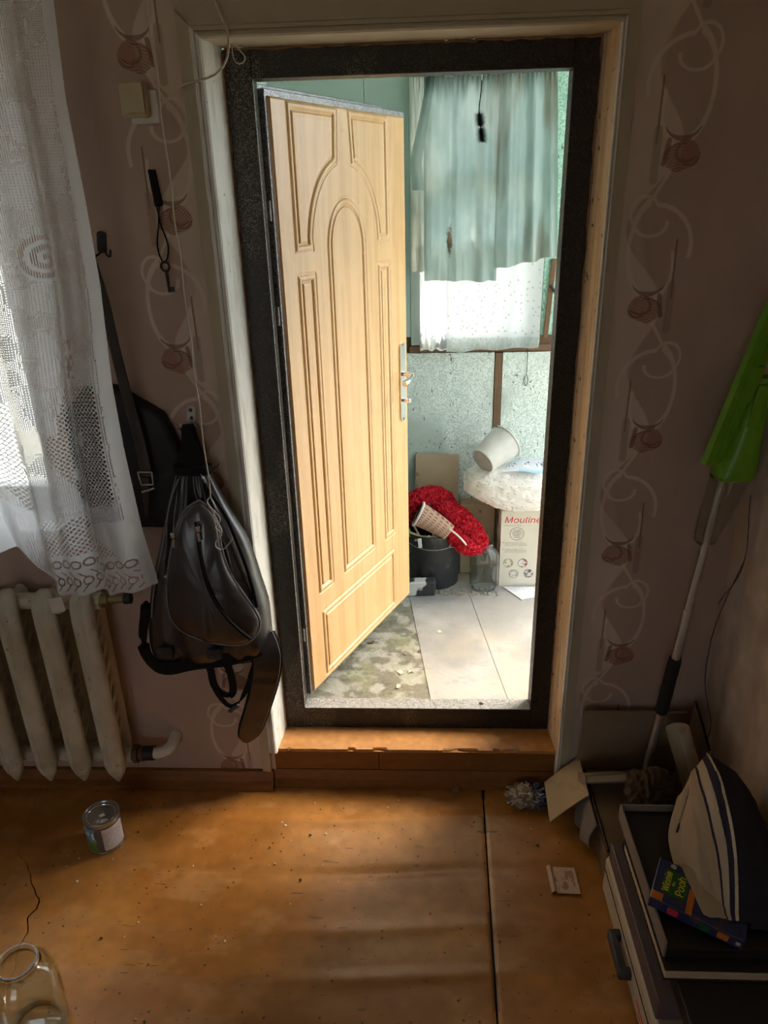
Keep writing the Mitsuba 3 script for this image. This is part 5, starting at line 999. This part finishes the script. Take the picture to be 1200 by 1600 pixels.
# stack at the front
mat('mat_white_case', lambda p, n, uv: mix((0.50, 0.44, 0.34), (0.40, 0.35, 0.27), fbm(p.x * 8, p.y * 8, p.z * 12)), 0.5)
wc_ = thing('carry_case', 'cream carrying case with black handle at the bottom of the right stack', 'case')
obj('body', bx(0.548, 0.90, -1.25, -0.515, 0.002, 0.140, 0.012), 'mat_white_case', wc_)
obj('lid_seam', bx(0.5465, 0.56, -1.24, -0.53, 0.092, 0.096, 0.0008), 'mat_black_leather', wc_)
obj('red_stripe', bx(0.5468, 0.556, -1.10, -0.88, 0.046, 0.052, 0.0008), 'mat_red_print', wc_); obj('red_stripe', bx(0.5468, 0.556, -1.10, -0.90, 0.030, 0.035, 0.0008), 'mat_red_print', wc_)
obj('handle', cat_(rbx(0.022, 0.125, 0.034, 0.009, (0.527, -0.765, 0.058)), rbx(0.026, 0.022, 0.030, 0.006, (0.540, -0.712, 0.058)), rbx(0.026, 0.022, 0.030, 0.006, (0.540, -0.818, 0.058))), 'mat_black_plastic', wc_)
mat('mat_mauve', lambda p, n, uv: mix((0.115, 0.085, 0.090), (0.085, 0.062, 0.066), fbm(p.x * 10, p.y * 10, p.z * 10)), 0.55)
mat('mat_grey_card', lambda p, n, uv: mix((0.22, 0.19, 0.165), (0.165, 0.14, 0.125), fbm(p.x * 10, p.y * 10, p.z * 10)), 0.7)
obj('folder_box', bx(0.552, 0.880, -0.985, -0.535, 0.142, 0.203, 0.003), 'mat_mauve', label='dark mauve folder box on the cream carrying case', cat='box')
obj('dark_box', bx(0.592, 0.895, -1.10, -0.56, 0.2045, 0.250, 0.003), 'mat_black_cover', label='flat black box under the thick album at the near right', cat='box')
al = book('album', 0.562, 0.860, -0.965, -0.60, 0.2515, 0.286, 'mat_black_cover', 'mat_pages', 'thick album with cream page edges facing out below the grey tray', 0.002, 0, 'back')
obj('rubber_band', bx(0.842, 0.848, -0.970, -0.962, 0.2505, 0.287, 0.001), 'mat_black_leather', al)
tr_ = thing('tray', 'shallow grey cardboard tray with black inside holding the garment', 'tray')
X0, X1, Y0, Y1, Z0, Z1 = 0.566, 0.915, -0.935, -0.525, 0.2875, 0.338
obj('wall', bx(X0, X0 + .005, Y0, Y1, Z0, Z1, .001), 'mat_grey_card', tr_); obj('wall', bx(X1 - .005, X1, Y0, Y1, Z0, Z1, .001), 'mat_grey_card', tr_)
obj('wall', bx(X0 + .005, X1 - .005, Y1 - .005, Y1, Z0, Z1, .001), 'mat_grey_card', tr_); obj('base', bx(X0 + .005, X1 - .005, Y0, Y1 - .005, Z0, Z0 + .030, .001), 'mat_black_cover', tr_)
# printed film box
mat('mat_navy_print', lambda p, n, uv: mix(mix((0.010, 0.018, 0.07), (0.03, 0.045, 0.13), fbm(p.x * 30, p.y * 30, p.z * 30)), (0.12, 0.05, 0.03), 0.5 * smoothstep(0.6, 0.7, fbm(p.x * 45 + 4, p.y * 45, p.z * 45))), 0.3)
mat('mat_green_print', (0.012, 0.085, 0.020), 0.35); mat('mat_yellow_print', (0.50, 0.46, 0.04), 0.4); mat('mat_orange_print', (0.50, 0.14, 0.02), 0.4); mat('mat_pale_dot', (0.40, 0.38, 0.33), 0.5)
vb = thing('film_box', 'navy printed film cassette box with yellow title on a green panel', 'box')
VA = math.radians(-27); VU = np.array([math.cos(VA), math.sin(VA), 0]); VV_ = np.array([-math.sin(VA), math.cos(VA), 0]); VC = np.array([0.672, -0.835, 0.3310]); VW = np.array([0.10 * VU[0], 0.10 * VU[1], 1.0]); VU = np.array([VU[0], VU[1], -0.10])
def von(m):
    v = np.asarray(m.vertices); return fixn(trimesh.Trimesh(VC + v[:, :1] * VU + v[:, 1:2] * VV_ + v[:, 2:] * VW, m.faces, process=False))
VT = 0.031
obj('body', von(bx(-0.105, 0.105, -0.064, 0.064, 0.0, VT, 0.002)), 'mat_navy_print', vb)
obj('title_panel', von(bx(-0.085, -0.030, -0.035, 0.040, VT, VT + .0006, .0002)), 'mat_green_print', vb)
obj('orange_tag', von(bx(-0.103, -0.078, -0.062, -0.040, VT, VT + .0008, .0002)), 'mat_orange_print', vb); obj('orange_band', von(bx(-0.026, -0.012, -0.064, 0.010, VT, VT + .0007, .0002)), 'mat_orange_print', vb)
for txt, h, uo, vo, wd_ in (('Winnie', 0.016, -0.066, -0.030, 0.062), ('the', 0.006, -0.056, -0.006, 0.014), ('Pooh', 0.018, -0.034, -0.028, 0.060)):
    obj('title_lettering', text_on(txt, h, VC + VU * uo + VV_ * vo + [0, 0, VT + .0006], VV_, -VU, 0.0006, True, wd_), 'mat_yellow_print', vb)
obj('seal', von(turn(lathe([(0, 0), (0.007, 0), (0.007, .0007), (0, .0007)], 20), (-0.070, 0.052, VT))), 'mat_pale_dot', vb)
for uu_, c_ in ((0.060, 'mat_orange_print'), (0.020, 'mat_green_print'), (-0.05, 'mat_red_print')): obj('spine_picture', von(bx(uu_ - .012, uu_ + .012, -0.0646, -0.0638, .006, .025, .0002)), c_, vb)
obj('spine_mark', von(bx(0.088, 0.097, -0.0646, -0.0638, .010, .020, .0002)), 'mat_pale_dot', vb)
# striped garment
gm = thing('garment', 'beige fabric garment with navy stripes and navy side heaped on the grey tray', 'garment')
mat('mat_beige_cloth', lambda p, n, uv: mix((0.38, 0.31, 0.225), (0.31, 0.25, 0.18), fbm(p.x * 16, p.y * 16, p.z * 16)), 0.9)
mat('mat_light_cloth', (0.45, 0.39, 0.31), 0.9); mat('mat_navy_cloth', lambda p, n, uv: mix((0.012, 0.012, 0.022), (0.022, 0.022, 0.036), fbm(p.x * 20, p.y * 20, p.z * 20)), 0.9); mat('mat_cream_trim', (0.55, 0.52, 0.40), 0.8); mat('mat_stripe_navy', (0.020, 0.018, 0.045), 0.9)
gs = [0, .3, .65, 1.0]
GL = PI_(gs, np.array([(0.700, -0.560, 0.345), (0.664, -0.655, 0.335), (0.655, -0.76, 0.330), (0.662, -0.885, 0.325)]), axis=0)
GR = PI_(gs, np.array([(0.800, -0.475, 0.475), (0.790, -0.580, 0.490), (0.775, -0.72, 0.450), (0.736, -0.893, 0.342)]), axis=0)
GQ = PI_(gs, np.array([(0.890, -0.500, 0.340), (0.908, -0.600, 0.335), (0.905, -0.74, 0.330), (0.845, -0.895, 0.323)]), axis=0)
def garment(s, t):
    A, B, C = GL(s), GR(s), GQ(s); tl_ = np.clip(t / 0.5, 0, 1)[..., None]; tr2 = np.clip((t - 0.5) / 0.5, 0, 1)[..., None]
    P = np.where(t[..., None] <= 0.5, A + (B - A) * tl_, B + (C - B) * tr2)
    bul = np.sin(PI * np.clip(t / 0.5, 0, 1)) * 0.016 + np.sin(PI * np.clip((t - .5) / .5, 0, 1)) * 0.040
    n_ = np.where(t[..., None] <= 0.5, np.array([-0.62, -0.2, 0.75]), np.array([0.65, -0.1, 0.75]))
    w = 0.020 * (meshkit.fbm(np.stack([s * 3 + 2 * t, t * 9, 0 * s], -1), 3, 6) - 0.5) + 0.006 * np.sin(s * 4 + t * 26) * np.clip(1 - t * 2.2, 0, 1)
    P = P + n_ * (bul * np.sin(PI * np.clip(s * .85 + .15, 0, 1)) ** .4 + w)[..., None]
    P[..., 2] = np.maximum(P[..., 2], 0.3185 + 0.002)
    du, dv = (P - VC) @ (VU / np.linalg.norm(VU)), (P - VC) @ VV_
    P[..., 2] = np.where((np.abs(du) < 0.112) & (np.abs(dv) < 0.071), np.maximum(P[..., 2], VC[2] + VT + 0.004 - 0.1 * du), P[..., 2])
    return P
def gpart(name, t0, t1, m, off=0.0, nt=30):
    g = slab(lambda U, V: garment(U, V) + np.array([0, -0.3 * off, off]), np.linspace(0, 1, 60), np.linspace(t0, t1, nt), 0.004); obj(name, g, m, gm, smooth=40)
gpart('beige_panel', 0.0, 0.36, 'mat_beige_cloth'); gpart('dark_piping', 0.355, 0.372, 'mat_stripe_navy', 0.0015, 4); gpart('light_band', 0.37, 0.445, 'mat_light_cloth', 0, 6); gpart('navy_stripe', 0.443, 0.50, 'mat_stripe_navy', 0.001, 6); gpart('cream_trim', 0.498, 0.515, 'mat_cream_trim', 0.003, 4); gpart('navy_panel', 0.513, 1.0, 'mat_navy_cloth', 0, 40)
obj('collar_fold', quad((0.684, -0.640, 0.372), (0.742, -0.545, 0.432), (0.720, -0.560, 0.420), (0.676, -0.655, 0.350), 0.007, 0.006), 'mat_beige_cloth', gm, smooth=30)
obj('collar_edge', tube(np.array([(0.680, -0.648, 0.364), (0.705, -0.600, 0.395), (0.742, -0.548, 0.436)]), 0.004, 8), 'mat_stripe_navy', gm)
